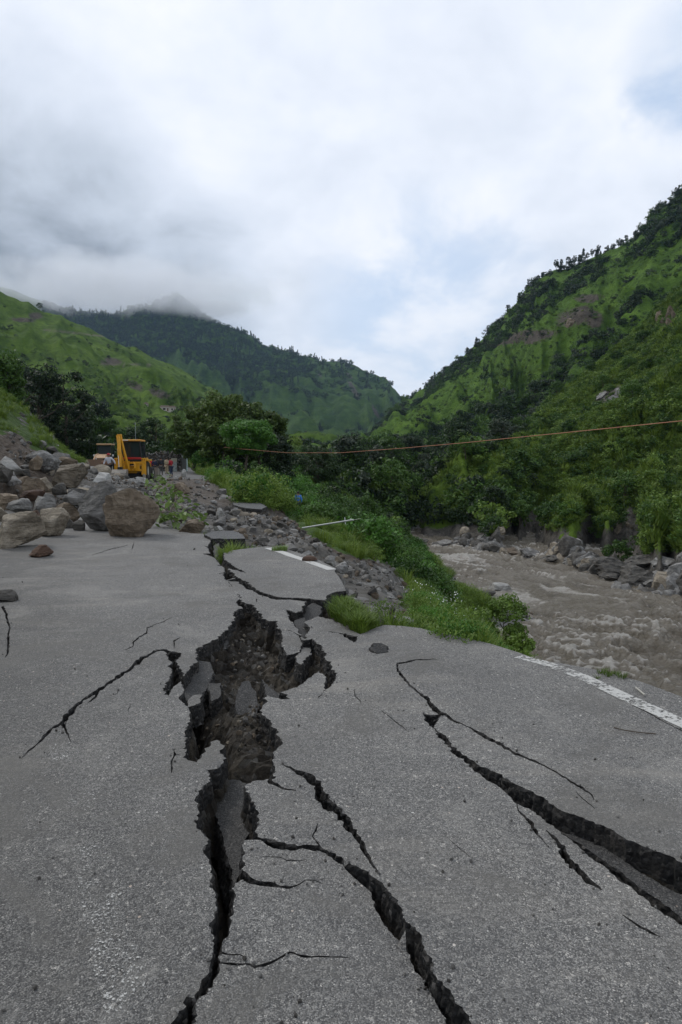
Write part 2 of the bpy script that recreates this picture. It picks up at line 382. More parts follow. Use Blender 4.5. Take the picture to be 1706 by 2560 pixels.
K1_mid = flat(N('C', [(640, 640), (830, 700), (1040, 705), (1220, 820), (1370, 930), (1480, 1090)]) + N('F', [(250, 900), (330, 1050), (480, 1284), (600, 1500)]))
def H(x, y, side=None):
    """height of the road surface: slight undulation plus the slip across the two long faults"""
    x = np.atleast_1d(np.asarray(x, float)); y = np.atleast_1d(np.asarray(y, float))
    z = .018 * fbm(xy3(x, y, .45), 3, 5) + .006 * fbm(xy3(x, y, 2.2), 2, 9)
    d, t, s = dist_poly(x, y, FAULT, False)
    if side: s = s * 0 + side
    w = np.exp(-d / 1.1) * smooth(t, .05, .8)
    z += np.where(s > 0, .03, -.02) * w
    d, t, s = dist_poly(x, y, K1_mid, False)
    z += np.where(s > 0, .03, -.03) * np.exp(-d / .5) * smooth(t, .15, .6)
    d = np.hypot((x + .2) / 1.0, (y - 6.6) / 1.6); z -= .07 * np.exp(-d * d)      # the sag round the hole
    d = np.hypot((x - .45) / .6, (y - 5.2) / 1.0); z += .05 * np.exp(-d * d)      # heave beside it
    return z
def drop(pts, side=None):                        # photo pixels -> (x, y) on the road surface
    a = np.array([p[:2] for p in pts], float); dx = (a[:, 0] - 853) / F; b = (1280 - a[:, 1]) / F
    dy = CP + b * SP; dz = -SP + b * CP; z = np.zeros(len(a))
    for _ in range(5):
        t = (z - EYE) / dz; x = dx * t; y = dy * t; z = .5 * z + .5 * H(x, y, side)
    t = (z - EYE) / dz
    return np.stack([dx * t, dy * t], 1)
for _ in range(2): FAULT = midline([tuple(v) for v in drop(K5_up, 1)], [tuple(v) for v in drop(K5_lo, -1)])
jr = np.random.default_rng(3)
def jag(poly, amp=1.0, seed=0):       # torn edge: resample and roughen a closed outline
    out = []; n = len(poly)
    for i in range(n):
        a = np.array(poly[i]); b = np.array(poly[(i + 1) % n]); d = max(abs(a[1] + b[1]) / 2, 1.2); seg = float(np.clip(.0055 * d, .010, .05))
        L = np.linalg.norm(b - a); k = max(1, int(L / seg))
        nn = np.array([-(b - a)[1], (b - a)[0]]) / max(L, 1e-9)
        q = a + (b - a) * (np.arange(k) / k)[:, None]
        off = amp * (seg * .5 * jr.uniform(-1, 1, k) + .018 * fbm(xy3(q[:, 0], q[:, 1], 9), 3, 31 + seed))
        if k > 1: q = q + nn * off[:, None]
        out += [tuple(v) for v in q]
    return out
def crack(pts):                       # centre line with widths, as measured -> torn ribbon outline on the road
    c = np.array([p[:2] for p in pts], float); w = np.array([p[2] for p in pts]) * 1.1; P2 = []; W2 = []; wd = drop(pts)
    for i in range(len(c) - 1):
        L = np.linalg.norm(wd[i + 1] - wd[i]); k = max(2, int(L / float(np.clip(.006 * wd[i][1], .010, .04))))
        for j in range(k): f = j / k; P2.append(c[i] * (1 - f) + c[i + 1] * f); W2.append(w[i] * (1 - f) + w[i + 1] * f)
    P2.append(c[-1]); W2.append(w[-1]); P2 = np.array(P2); W2 = np.array(W2)
    T = np.gradient(P2, axis=0); T /= np.linalg.norm(T, axis=1)[:, None] + 1e-9; Nn = np.stack([-T[:, 1], T[:, 0]], 1)
    P2 = P2 + Nn * (.45 * W2 * fbm(xy3(P2[:, 0], P2[:, 1], .07), 3, 77) + jr.uniform(-.8, .8, len(P2)))[:, None]
    l = drop(P2 + Nn * (W2 * .5 * (1 + .4 * jr.uniform(-1, 1, len(W2))))[:, None]); r = drop(P2 - Nn * (W2 * .5 * (1 + .4 * jr.uniform(-1, 1, len(W2))))[:, None])
    return [tuple(v) for v in l] + [tuple(v) for v in r[::-1]]

OUT_PX = N('N', [(1706, 1742), (1600, 1703), (1500, 1676), (1400, 1657), (1345, 1650), (1300, 1632), (1230, 1610), (1160, 1593), (1090, 1580), (1050, 1570), (1000, 1564), (960, 1562)]) + \
    N('A', [(1385, 815), (1290, 855), (1240, 830), (1180, 790), (1110, 760), (1105, 700), (1190, 552), (1180, 520), (1140, 450), (1110, 415), (1120, 395), (1000, 335), (880, 292), (760, 255), (640, 240), (520, 252), (400, 268), (330, 288), (250, 195), (190, 152), (100, 148), (0, 120)]) + \
    N('N', [(395, 1306), (300, 1292), (200, 1280), (0, 1272), (-250, 1272)])
OUT = [(4.9, -.6)] + [tuple(v) for v in drop(OUT_PX)] + [(-13.5, 12), (-9, 4), (-7, -.6)]
PIT = N('B', [(615, 105), (640, 160), (655, 180), (720, 190), (760, 230), (790, 265), (810, 300), (855, 322), (910, 320), (925, 375), (950, 395), (1060, 418), (1100, 435), (1130, 470), (1190, 458), (1240, 490), (1280, 540), (1310, 600), (1340, 650), (1350, 700), (1385, 730), (1380, 790), (1350, 830), (1320, 850), (1280, 890), (1245, 925), (1290, 855), (1308, 810), (1305, 770), (1280, 745), (1240, 715), (1170, 770), (1100, 830), (1000, 865), (950, 880), (1000, 900), (1025, 935), (920, 930), (850, 905), (820, 925), (840, 960), (800, 1010), (790, 1050), (850, 1090), (880, 1140), (920, 1180), (925, 1220), (955, 1290), (930, 1320), (895, 1350), (905, 1400), (885, 1440), (900, 1490), (890, 1540)]) + \
    N('C', [(745, 235), (720, 262), (700, 255), (600, 268), (555, 300), (575, 350), (600, 410), (640, 470), (640, 540), (620, 600), (640, 632), (610, 650), (560, 655), (540, 690), (555, 740), (540, 790), (550, 840), (560, 870), (540, 905), (510, 925), (470, 970), (490, 1020), (500, 1090), (470, 1160), (465, 1220), (440, 1280), (410, 1330), (400, 1380), (385, 1450), (380, 1520), (350, 1590), (310, 1620), (270, 1670), (230, 1720), (225, 1800), (205, 1900), (150, 2050), (0, 2500), (-160, 2500), (30, 2050), (60, 1900), (80, 1855), (120, 1800), (170, 1740), (170, 1690), (230, 1690), (270, 1640), (280, 1590), (310, 1530), (340, 1480), (345, 1400), (355, 1330), (340, 1260), (335, 1180), (365, 1080), (345, 1000), (315, 920), (345, 860), (330, 780), (290, 720), (300, 640), (265, 590), (245, 520), (240, 430), (230, 370), (270, 310), (325, 270), (325, 215)]) + \
    N('B', [(390, 1510), (360, 1480), (440, 1480), (470, 1450), (510, 1400), (480, 1360), (505, 1300), (450, 1255), (390, 1270), (350, 1320), (300, 1410), (285, 1432), (240, 1420), (195, 1390), (185, 1310), (195, 1250), (205, 1150), (240, 1110), (245, 1030), (215, 1000), (170, 950), (150, 935), (100, 940), (60, 900), (35, 900), (25, 850), (70, 780), (85, 720), (75, 600), (60, 575), (75, 570), (155, 575), (160, 600), (140, 640), (170, 690), (190, 755), (220, 700), (280, 640), (295, 590), (275, 550), (320, 530), (400, 480), (490, 430), (540, 360), (590, 310), (580, 240), (640, 222), (600, 175), (625, 150)])
GAP = N('A', [(330, 285), (250, 190), (220, 245), (240, 290), (190, 292), (270, 320), (310, 370), (350, 405), (330, 440), (350, 480), (375, 470), (430, 460), (410, 430), (360, 395), (430, 410), (490, 427), (430, 395), (345, 335)])
RIFT = N('A', [(430, 455), (500, 492), (560, 540), (640, 572), (700, 592), (760, 600), (850, 602), (930, 605), (1050, 620), (1062, 585), (1110, 560), (1190, 550), (1215, 560), (1190, 640), (1140, 690), (1130, 780), (1100, 758), (1000, 728), (965, 738), (910, 770), (930, 800), (920, 840), (915, 890), (880, 870), (860, 830), (830, 800), (820, 770), (785, 742), (780, 700), (765, 683), (800, 690), (840, 705), (880, 690), (890, 660), (920, 625), (800, 614), (710, 614), (640, 597), (560, 567), (480, 525), (440, 490), (360, 482)])
K1 = N('C', [(640, 632), (700, 640), (770, 665), (830, 685), (900, 690), (960, 680), (1040, 690), (1090, 715), (1150, 740), (1220, 790), (1300, 835), (1370, 880), (1430, 920)]) + \
    N('F', [(100, 590), (150, 650), (190, 710), (210, 780), (290, 840), (310, 910), (360, 980), (370, 1040), (440, 1120), (470, 1180), (520, 1230), (545, 1284), (640, 1450), (520, 1450), (435, 1284), (410, 1240), (380, 1190), (340, 1150), (300, 1080), (260, 1000), (230, 920), (190, 850), (120, 790), (95, 700), (50, 650)]) + \
    N('C', [(1300, 910), (1220, 850), (1150, 800), (1100, 755), (1040, 725), (960, 707), (880, 713), (830, 717), (760, 716), (700, 690), (650, 660), (600, 650)])
K2 = N('C', [(540, 850), (560, 860), (600, 900), (650, 925), (720, 930), (790, 955), (850, 960), (900, 945), (950, 908), (1010, 910), (1060, 935), (1110, 955), (1060, 942), (1010, 920), (950, 920), (900, 956), (830, 974), (760, 960), (680, 954), (600, 938), (530, 912)])
HOLES = [jag(drop(PIT)), jag(drop(GAP), .7, 1), jag(drop(RIFT), .8, 2), jag(drop(K1), .9, 3), jag(drop(K2), .3, 4), jag(np.vstack([drop(K5_up, 1), drop(K5_lo[::-1], -1)]), .95, 5)]
HOLES.append(jag(drop(N('A', [(1060, 833), (1130, 838), (1175, 850), (1190, 848), (1230, 860), (1275, 870), (1275, 892), (1250, 912), (1200, 885), (1165, 858), (1130, 845)])), .5, 6))
for z_, pts in (
    ('D', [(315, 203, 2), (190, 208, 5), (90, 228, 9), (95, 265, 12), (130, 310, 11), (165, 345, 10), (205, 378, 8), (240, 405, 15), (285, 460, 20), (320, 485, 20), (360, 505, 12), (390, 525, 9), (440, 545, 5), (490, 570, 9), (530, 595, 17), (600, 630, 16), (650, 660, 15), (700, 690, 10), (760, 715, 8), (820, 740, 8), (870, 765, 6), (920, 795, 8), (980, 830, 8), (1050, 875, 10), (1100, 910, 7), (1110, 935, 3)]),
    ('D', [(1020, 895, 3), (1070, 940, 5), (1115, 980, 3)]),
    ('D', [(710, 955, 4), (720, 985, 8), (750, 1015, 8), (790, 1060, 18), (820, 1110, 12), (850, 1150, 4), (880, 1180, 2)]),
    ('D', [(860, 1090, 3), (900, 1125, 14), (950, 1180, 30), (960, 1220, 35), (1000, 1270, 28), (1050, 1320, 30), (1100, 1365, 25), (1150, 1400, 6)]),
    ('D', [(1260, 1530, 5), (1320, 1570, 8), (1400, 1620, 11), (1450, 1640, 3)]),
    ('D', [(10, 470, 2), (60, 510, 4), (110, 550, 5), (150, 582, 2)]),
    ('D', [(360, 1140, 2), (410, 1180, 4), (470, 1230, 2)]),
    ('D', [(1310, 440, 2), (1390, 480, 4), (1480, 530, 4), (1568, 575, 4)]),
    ('C', [(790, 160, 3), (850, 180, 14), (900, 210, 28), (960, 245, 44), (1030, 290, 52), (1045, 340, 66), (1080, 390, 64), (1130, 440, 58), (1180, 490, 54), (1230, 560, 50), (1270, 620, 42), (1310, 680, 32), (1350, 750, 22), (1390, 810, 14), (1420, 860, 8), (1440, 885, 3)]),
    ('C', [(715, 255, 30), (740, 285, 20), (790, 310, 16), (840, 322, 12), (890, 331, 4)]),
    ('C', [(1030, 545, 3), (1020, 590, 9), (1000, 630, 9), (1030, 670, 8), (1045, 700, 6)]),
    ('C', [(670, 760, 3), (780, 765, 5), (830, 785, 8), (880, 790, 6), (950, 785, 3)]),
    ('C', [(90, 60, 4), (95, 100, 8), (75, 140, 10), (80, 190, 8), (75, 215, 3)]),
    ('C', [(400, 1388, 14), (450, 1405, 8), (520, 1402, 8), (570, 1425, 4)]),
    ('C', [(390, 1455, 10), (510, 1470, 14), (560, 1462, 10), (620, 1482, 18), (680, 1470, 18), (740, 1448, 16), (800, 1412, 14), (850, 1385, 10), (900, 1400, 14), (960, 1415, 12), (1050, 1415, 9), (1150, 1415, 8), (1240, 1422, 4)]),
    ('E', [(1420, 900, 30), (1340, 885, 22), (1285, 862, 16), (1230, 868, 16), (1190, 890, 16), (1130, 925, 22), (1080, 960, 36), (1040, 995, 22), (990, 1030, 16), (930, 1070, 26), (870, 1110, 20), (820, 1150, 16), (760, 1190, 28), (700, 1225, 16), (650, 1255, 16), (600, 1300, 26), (540, 1370, 40), (490, 1430, 36), (470, 1440, 16), (410, 1475, 16), (350, 1540, 22), (320, 1575, 16), (280, 1610, 10), (240, 1640, 15), (190, 1690, 8), (165, 1712, 3)]),
    ('E', [(490, 1440, 28), (515, 1500, 16), (540, 1540, 10), (560, 1590, 3)]),
    ('E', [(760, 1200, 18), (745, 1235, 14), (690, 1275, 6)]),
    ('E', [(1350, 605, 2), (1290, 635, 4), (1190, 675, 4), (1155, 690, 8), (1150, 730, 10), (1090, 760, 8), (1050, 800, 12), (1045, 835, 5), (975, 865, 2)]),
    ('E', [(1415, 765, 4), (1365, 795, 10), (1365, 850, 5)]),
    ('E', [(1360, 1640, 5), (1380, 1680, 8), (1350, 1730, 8), (1345, 1780, 12), (1350, 1820, 7)]),
    ('E', [(1055, 15, 3), (1040, 60, 7), (1035, 75, 3)]), ('E', [(1000, 40, 2), (860, 75, 4), (720, 120, 2)]),
    ('E', [(20, 520, 22), (45, 580, 18), (75, 690, 10), (60, 780, 18), (65, 880, 16), (40, 920, 6)]),
    ('E', [(930, 1170, 4), (920, 1205, 5), (890, 1212, 2)]), ('E', [(1030, 1285, 3), (1005, 1335, 5), (1010, 1355, 2)]),
    ('F', [(-10, 390, 8), (30, 450, 12), (70, 520, 10), (100, 560, 4)]),
    ('A', [(745, 830, 8), (800, 832, 14), (850, 858, 10), (880, 870, 8)]), ('A', [(565, 608, 8), (566, 630, 4)]), ('A', [(430, 628, 14), (475, 640, 22), (480, 660, 20)]),
    ('A', [(1250, 1240, 3), (1258, 1290, 6), (1290, 1320, 5), (1300, 1345, 2)]),
    ('A', [(200, 235, 2), (245, 262, 10), (300, 330, 10)]), ('A', [(290, 372, 3), (345, 378, 9)]), ('A', [(300, 430, 2), (345, 428, 8)]), ('A', [(365, 490, 3), (395, 520, 3)])):
    HOLES.append(crack(N(z_, pts)))

def sheet(outline, holes, hfun, step_near, extra_jag=0.0, thick=.15):
    """torn slab: triangulated top with its cracks cut out, and rough broken walls below every edge"""
    co = []; faces = []
    def addface(poly):
        A_ = sum(poly[i - 1][0] * poly[i][1] - poly[i][0] * poly[i - 1][1] for i in range(len(poly)))
        if A_ < 0: poly = list(poly)[::-1]
        k = len(co); co.extend(poly); faces.append(list(range(k, k + len(poly))))
    addface(outline)
    for h in holes: addface(h)
    ox = [p[0] for p in outline]; oy = [p[1] for p in outline]; g = []
    y = min(oy) + step_near * .5
    while y < max(oy):
        st = step_near * max(1.0, y / 6.0); xx = np.arange(min(ox) + st * .37, max(ox), st)
        g += [(float(x) + rnd.uniform(-.2, .2) * st, y + rnd.uniform(-.2, .2) * st) for x in xx]; y += st
    g = np.array(g); g = g[inside(g[:, 0], g[:, 1], outline)] if len(g) else g
    co += [tuple(v) for v in g]
    vc, ed, fc, ov, oe, of = delaunay_2d_cdt([Vector(c) for c in co], [], faces, 0, 1e-5)
    V = np.array([(v.x, v.y) for v in vc]); cc = V[np.array([f[:3] for f in fc])].mean(1)
    keep = inside(cc[:, 0], cc[:, 1], outline)
    for h in holes:
        ha = np.array(h); lo = ha.min(0); hi = ha.max(0)
        m = np.where(keep & (cc[:, 0] > lo[0]) & (cc[:, 0] < hi[0]) & (cc[:, 1] > lo[1]) & (cc[:, 1] < hi[1]))[0]
        if len(m): keep[m[inside(cc[m, 0], cc[m, 1], h)]] = False
    tris = [f for f, k in zip(fc, keep) if k]
    # connected pieces
    par = list(range(len(V)))
    def find(a):
        while par[a] != a: par[a] = par[par[a]]; a = par[a]
        return a
    for f in tris:
        r0 = find(f[0])
        for q in f[1:]: par[find(q)] = r0
    comp = {}
    for f in tris: comp.setdefault(find(f[0]), []).append(f)
    res = []
    for fs in comp.values():
        area = sum(abs((V[f[1]][0] - V[f[0]][0]) * (V[f[2]][1] - V[f[0]][1]) - (V[f[2]][0] - V[f[0]][0]) * (V[f[1]][1] - V[f[0]][1])) / 2 for f in fs)
        if area < .004: continue
        ids = sorted({i for f in fs for i in f}); mp = {i: k for k, i in enumerate(ids)}; xy = V[ids]
        T = []
        for f in fs:
            f = [mp[i] for i in f]; a, b, c = xy[f[0]], xy[f[1]], xy[f[2]]
            if (b[0] - a[0]) * (c[1] - a[1]) - (b[1] - a[1]) * (c[0] - a[0]) < 0: f = f[::-1]
            T.append(tuple(f))
        z = hfun(xy[:, 0], xy[:, 1]); top = np.column_stack([xy, z])
        ec = {}
        for f in T:
            for i in range(3):
                a, b = f[i], f[(i + 1) % 3]; ec[(a, b)] = ec.get((a, b), 0) + 1
        bd = [(a, b) for (a, b) in ec if (b, a) not in ec]
        nrm = {}
        for a, b in bd:
            t = xy[b] - xy[a]; t = t / (np.linalg.norm(t) + 1e-9); n = np.array([t[1], -t[0]])   # outward of the slab
            for q in (a, b): nrm[q] = nrm.get(q, 0) + n
        nb_ = {}
        for a, b in bd: nb_.setdefault(a, []).append(b); nb_.setdefault(b, []).append(a)
        for _ in range(6): nrm = {q: nrm[q] * .5 + sum((nrm[w] / (np.linalg.norm(nrm[w]) + 1e-9) for w in nb_[q]), 0 * nrm[q]) * .5 for q in nrm}
        bv = list(nrm); bi = {q: k for k, q in enumerate(bv)}
        n2 = np.array([nrm[q] / (np.linalg.norm(nrm[q]) + 1e-9) for q in bv]); b3 = top[bv]
        lv = [0, -.010, -.035, -.065, -.09, -.11, -.17, -.24, -.34] if thick > .12 else [0, -.010, -.03, -.05, -.07, -.09, -thick - .06]; rings = []
        dn = np.clip(b3[:, 1], 1.5, 12) / 6.0
        for k, dz in enumerate(lv):
            o = 0 if k == 0 else (.002 + .0015 * k) + jr.uniform(-1, 1, len(bv)) * .006 + .008 * fbm(np.column_stack([b3[:, :2] * 22, np.full(len(bv), k * 3.1)]), 2, 55)
            if k >= 6: o = o + .012 * (k - 5) + .012 * jr.uniform(-1, 1, len(bv))
            rings.append(np.column_stack([b3[:, :2] + n2 * np.reshape(o * np.ones(len(bv)), (-1, 1)), b3[:, 2] + dz + (0 if k == 0 else jr.uniform(-.006, .006, len(bv)))]))
        base = len(top); nb = len(bv); W = []
        for a, b in bd:
            for k in range(len(lv) - 1):
                p, q = base + k * nb + bi[a], base + k * nb + bi[b]; W.append((q, p, p + nb, q + nb))
        allV = np.vstack([top] + rings); fcs = T + W
        me = mesh_np('asphalt', allV, fcs, [True] * len(T) + [False] * len(W), [0] * len(T) + [(1 if k < 5 else 2) for _ in bd for k in range(len(lv) - 1)])
        res.append((area, me))
    res.sort(key=lambda q: -q[0]); return res
pieces = sheet(OUT, HOLES, H, .16)
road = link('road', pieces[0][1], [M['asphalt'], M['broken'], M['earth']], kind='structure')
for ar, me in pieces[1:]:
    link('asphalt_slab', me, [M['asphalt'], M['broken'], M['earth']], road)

# slipped and fallen pieces of the surfacing, lying in the hole and along the faults
def fragment(name, px, z0, tilt=(0, 0), m='asphalt', th=.09, label=None, top=None, j=.55):
    a = np.array([G(p[0], p[1], z0)[:2] for p in px]); c = a.mean(0)
    f = lambda x, y: z0 + tilt[0] * (x - c[0]) + tilt[1] * (y - c[1]) + .012 * fbm(xy3(x, y, 7), 3, 3)
    r = sheet(jag([tuple(v) for v in a], j), [], f, .09, thick=th)
    o = link(name, r[0][1], [M[m], M['broken'], M['broken']], None if top else road, label)
    if top: o['category'] = top
    return o
for px, z0, ti, m_ in (
    (N('B', [(960, 420), (1020, 415), (1090, 440), (1120, 470), (1100, 540), (1050, 560), (990, 570), (960, 520)]), -.07, (-.12, .05), 'asphalt'),
    (N('B', [(1130, 480), (1190, 490), (1180, 580), (1130, 650), (1110, 710), (1080, 690), (1070, 620), (1100, 560), (1120, 510)]), -.09, (-.15, -.1), 'asphalt'),
    (N('B', [(200, 760), (260, 680), (400, 670), (420, 720), (380, 800), (310, 880), (230, 940), (195, 890), (180, 800)]), -.13, (-.25, .1), 'asphalt_dark'),
    (N('B', [(215, 930), (260, 900), (330, 905), (310, 960), (270, 990), (215, 1000)]), -.05, (.1, 0), 'asphalt'),
    (N('B', [(158, 805), (185, 870), (150, 928), (105, 935), (65, 902), (105, 838)]), -.02, (.1, .03), 'asphalt'),
    (N('B', [(590, 960), (640, 890), (700, 880), (760, 930), (770, 990), (700, 1050), (640, 1060), (600, 1010)]), -.19, (-.15, .35), 'asphalt_dark'),
    (N('B', [(380, 820), (470, 830), (480, 900), (400, 925)]), -.16, (.2, .2), 'asphalt_dark'),
    (N('B', [(395, 560), (520, 440), (535, 500), (420, 590)]), -.16, (-.3, .3), 'asphalt_dark'),
    (N('B', [(800, 830), (950, 900), (930, 932), (845, 902)]), -.16, (-.1, .3), 'asphalt_dark'),
    (N('B', [(640, 1185), (690, 1120), (700, 1050), (745, 1005), (765, 1060), (750, 1120), (690, 1185)]), -.17, (.2, .4), 'asphalt_dark'),
    (N('C', [(330, 280), (400, 262), (500, 275), (560, 310), (575, 400), (625, 480), (610, 590), (560, 645), (540, 720), (535, 850), (500, 920), (470, 950), (468, 850), (420, 640), (370, 500), (345, 400)]), -.17, (.22, .06), 'asphalt_dark'),
    (N('D', [(850, 1045), (930, 1075), (1010, 1100), (1110, 1150), (1230, 1220), (1360, 1310), (1480, 1385), (1600, 1450), (1800, 1560), (1800, 1690), (1600, 1580), (1500, 1500), (1420, 1440), (1340, 1385), (1250, 1310), (1150, 1240), (1050, 1170), (950, 1105)]), -.06, (.03, .0), 'asphalt_dark'),
    (N('A', [(905, 700), (960, 672), (1020, 690), (1010, 725), (960, 738), (915, 765), (870, 760), (850, 745)]), -.16, (0, .2), 'asphalt_dark'),
    (N('A', [(830, 780), (900, 770), (925, 805), (910, 850), (880, 850), (850, 815)]), -.12, (0, .2), 'asphalt_dark'),
    (N('B', [(560, 1180), (620, 1150), (650, 1220), (600, 1270), (550, 1240)]), -.20, (.3, -.2), 'asphalt_dark'),
    (N('A', [(262, 255), (300, 250), (325, 295), (300, 315), (270, 290)]), -.12, (.3, .2), 'asphalt_dark')):
    fragment('asphalt_slab', px, z0 + (.015 if z0 < -.1 else 0), ti, m_)
fragment('asphalt_slab', N('A', [(200, 158), (260, 140), (400, 134), (470, 158), (485, 182), (400, 184), (250, 182)]), .05, (0, .02), 'asphalt_far', .16)
fragment('asphalt_chunk', N('A', [(1358, 945), (1385, 925), (1430, 928), (1478, 945), (1475, 965), (1420, 975), (1365, 962)]), .035, (.05, .1), 'broken', .03,
         'black crumbled chunk of tarmac lying loose near the grassy road edge', 'tarmac chunk', 1.4)
frem = [G(u, v, .05)[:2] for u, v in ((575, 1243), (610, 1238), (640, 1247), (667, 1262), (655, 1268), (615, 1266), (585, 1258))]

# painted lines, worn, laid on the surfacing
def paint_mat(name, lo, hi, fine):
    m, t, b, out = mat(name); p = posn(t)
    n = t.math('ADD', t.math('MULTIPLY', t.noise(fine, 5, .7, p), .6), t.math('MULTIPLY', t.noise(3.2, 4, .6, p), .4))
    t.put(b, 'Base Color', t.mix(t.noise(40, 4, .6, p), (.56, .55, .51), (.33, .325, .31))); t.put(b, 'Roughness', .7)
    tr = t.new('ShaderNodeBsdfTransparent'); mx = t.new('ShaderNodeMixShader', {0: t.sstep(n, lo, hi), 1: tr.outputs[0], 2: b.outputs[0]}); t.l.new(mx.outputs[0], out.inputs[0]); return m
def marking(px, w, m, crop):
    c = drop(px); q = []
    for i in range(len(c) - 1):
        k = max(2, int(np.linalg.norm(c[i + 1] - c[i]) / .08)); q += [c[i] + (c[i + 1] - c[i]) * j / k for j in range(k)]
    q = np.array(q + [c[-1]]); T = np.gradient(q, axis=0); T /= np.linalg.norm(T, axis=1)[:, None]; n = np.stack([T[:, 1], -T[:, 0]], 1); cols = 5; V = []
    for k in range(cols):
        s = (k / (cols - 1) - .5) * w; a = q + n * s; V.append(np.column_stack([a, H(a[:, 0], a[:, 1]) + .004]))
    L = len(q); Fc = [(k * L + i, k * L + i + 1, (k + 1) * L + i + 1, (k + 1) * L + i) for k in range(cols - 1) for i in range(L - 1)]
    return link('painted_line', mesh_np('painted_line', np.vstack(V), Fc, True), m, road)
pm = paint_mat('worn_white_paint', .435, .51, 34); pm2 = paint_mat('almost_gone_paint', .552, .60, 90)
marking([(1296, 1642), (1360, 1658), (1450, 1690), (1560, 1742), (1640, 1778), (1720, 1815), (1900, 1905)], .125, pm, None)
marking(N('A', [(645, 252), (760, 288), (880, 330), (1000, 372), (1092, 405)]), .15, paint_mat('faded_white_paint', .33, .44, 30), None)
marking([(150, 1850), (190, 1960), (212, 2060), (250, 2230), (290, 2400), (330, 2560), (400, 2800)], .14, pm2, None)

# earth under the surfacing, open in the hole
def gx(a, b, dense, lo, hi, coarse):
    return np.array(sorted(set(np.round(np.concatenate([np.arange(lo, a, coarse), np.arange(a, b, dense), np.arange(b, hi, coarse)]), 4))))
xs = gx(-2.3, 1.4, .035, -9, 5, .35); ys = gx(1.5, 9.5, .035, -.6, 17, .3)
X, Y = np.meshgrid(xs, ys)
bedpts = [(*G(400 + a / 3.136, 1450 + b / 3.136, z)[:2], z) for a, b, z in ((700, 240, -.75), (560, 420, -.42), (700, 520, -.36), (640, 700, -.33), (520, 640, -.26), (820, 700, -.36), (950, 660, -.52), (1080, 620, -.5), (1270, 640, -.5), (1200, 720, -.32), (1050, 830, -.34), (860, 800, -.36), (450, 860, -.30), (540, 980, -.27), (560, 1150, -.30), (450, 1080, -.34), (260, 1230, -.5), (240, 1380, -.62), (640, 1300, -.5), (740, 1220, -.5), (820, 1280, -.7), (880, 1200, -.55), (860, 1380, -.75), (720, 1400, -.6), (790, 1430, -.85), (300, 800, -.34), (340, 1000, -.55), (840, 400, -.6), (100, 700, -.5))] + \
    [(*G(400 + a / 2.613, 1850 + b / 2.613, z)[:2], z) for a, b, z in ((450, 150, -.25), (450, 350, -.3), (300, 500, -.75), (520, 500, -.4), (380, 750, -.8), (420, 1000, -.7), (420, 1200, -.7), (360, 1450, -.7), (250, 1700, -.6), (800, 690, -.5), (1400, 1000, -.5))] + \
    [(*G(440 + a / 2.8, 1280 + b / 2.8, z)[:2], z) for a, b, z in ((960, 690, -.3), (1120, 640, -.6), (300, 300, -.5), (700, 610, -.6))] + \
    [(-8, 0, -.6), (4, 0, -.6), (3, 5, -.6), (-6, 8, -.6), (-8, 14, -.6), (-3, 12, -.6), (0, 9.5, -.6), (2, 8, -.6), (-3, 4, -.6), (1.2, 4, -.6), (2.2, 3, -.55), (1.3, 2.2, -.55)]
Zb = TPS(bedpts, 2e-3)(X, Y).ravel(); q = np.column_stack([X.ravel(), Y.ravel(), Zb])
dense = (X.ravel() > -2.3) & (X.ravel() < 1.4)
q[:, 2] += np.where(dense, .06 + .06 * fbm(q * np.array([4, 4, 1]), 4, 41, .6) + .075 * fbm(q * np.array([13, 13, 1]), 3, 43, .6, True) + .014 * jr.uniform(-1, 1, len(q)), 0)
q[:, 2] = np.minimum(q[:, 2], -.15 + .05 * fbm(q * np.array([3, 3, 0]), 2, 47)) + np.where(dense, .035 * fbm(q * np.array([16, 16, 0]), 3, 49, .6, True) + .012 * jr.uniform(-1, 1, len(q)), 0)
nx, ny = len(xs), len(ys); idx = np.arange(nx * ny).reshape(ny, nx)
Fq = np.stack([idx[:-1, :-1], idx[:-1, 1:], idx[1:, 1:], idx[1:, :-1]], -1).reshape(-1, 4)
cen = q[Fq].mean(1); Fq = Fq[inside(cen[:, 0], cen[:, 1], OUT)]
link('roadbed_ground', mesh_np('roadbed', q, Fq, False), M['earth'], kind='structure')
BED = TPS(bedpts, 2e-3); PITW = [tuple(v) for v in drop(PIT)]
# ================================================================== the land
WATER = -10.0
ctrl = [(-3, 3, 0), (2, 3, 0), (0, 6, 0), (-5, 8, 0), (-3, 12, 0), (-6, 16, 0), (1.2, 5, 0), (-8, 5, .3), (-9, 12, .2), (-12, 6, 2.5), (4, .5, 0), (-2, 0, 0)]
for u, v in ((1706, 1742), (1500, 1676), (1345, 1650), (1160, 1593), (1000, 1564)):
    x, y, _ = G(u, v); ctrl.append((x, y, -.06)); ctrl.append((x + .95, y + .45, -.95))
ctrl += [(5.4, 1, -1.2), (7, 2, -4), (5.5, 4, -3.2), (8, 6, -7.5), (11, 8, -10.6), (12, 2, -9.5), (14, 8, -11.2), (16, 4, -11.2), (2.6, 9, -1.5), (3.4, 12, -2.4), (1.7, 12, -1.35), (1.4, 16, -1.5), (3.9, 16, -3.2), (6.5, 16, -6.2), (9, 18, -8.8), (13, 20, -11), (5.2, 10, -4.4), (8.2, 11, -8.2), (12, 12, -10.8), (18, 15, -11.5)]
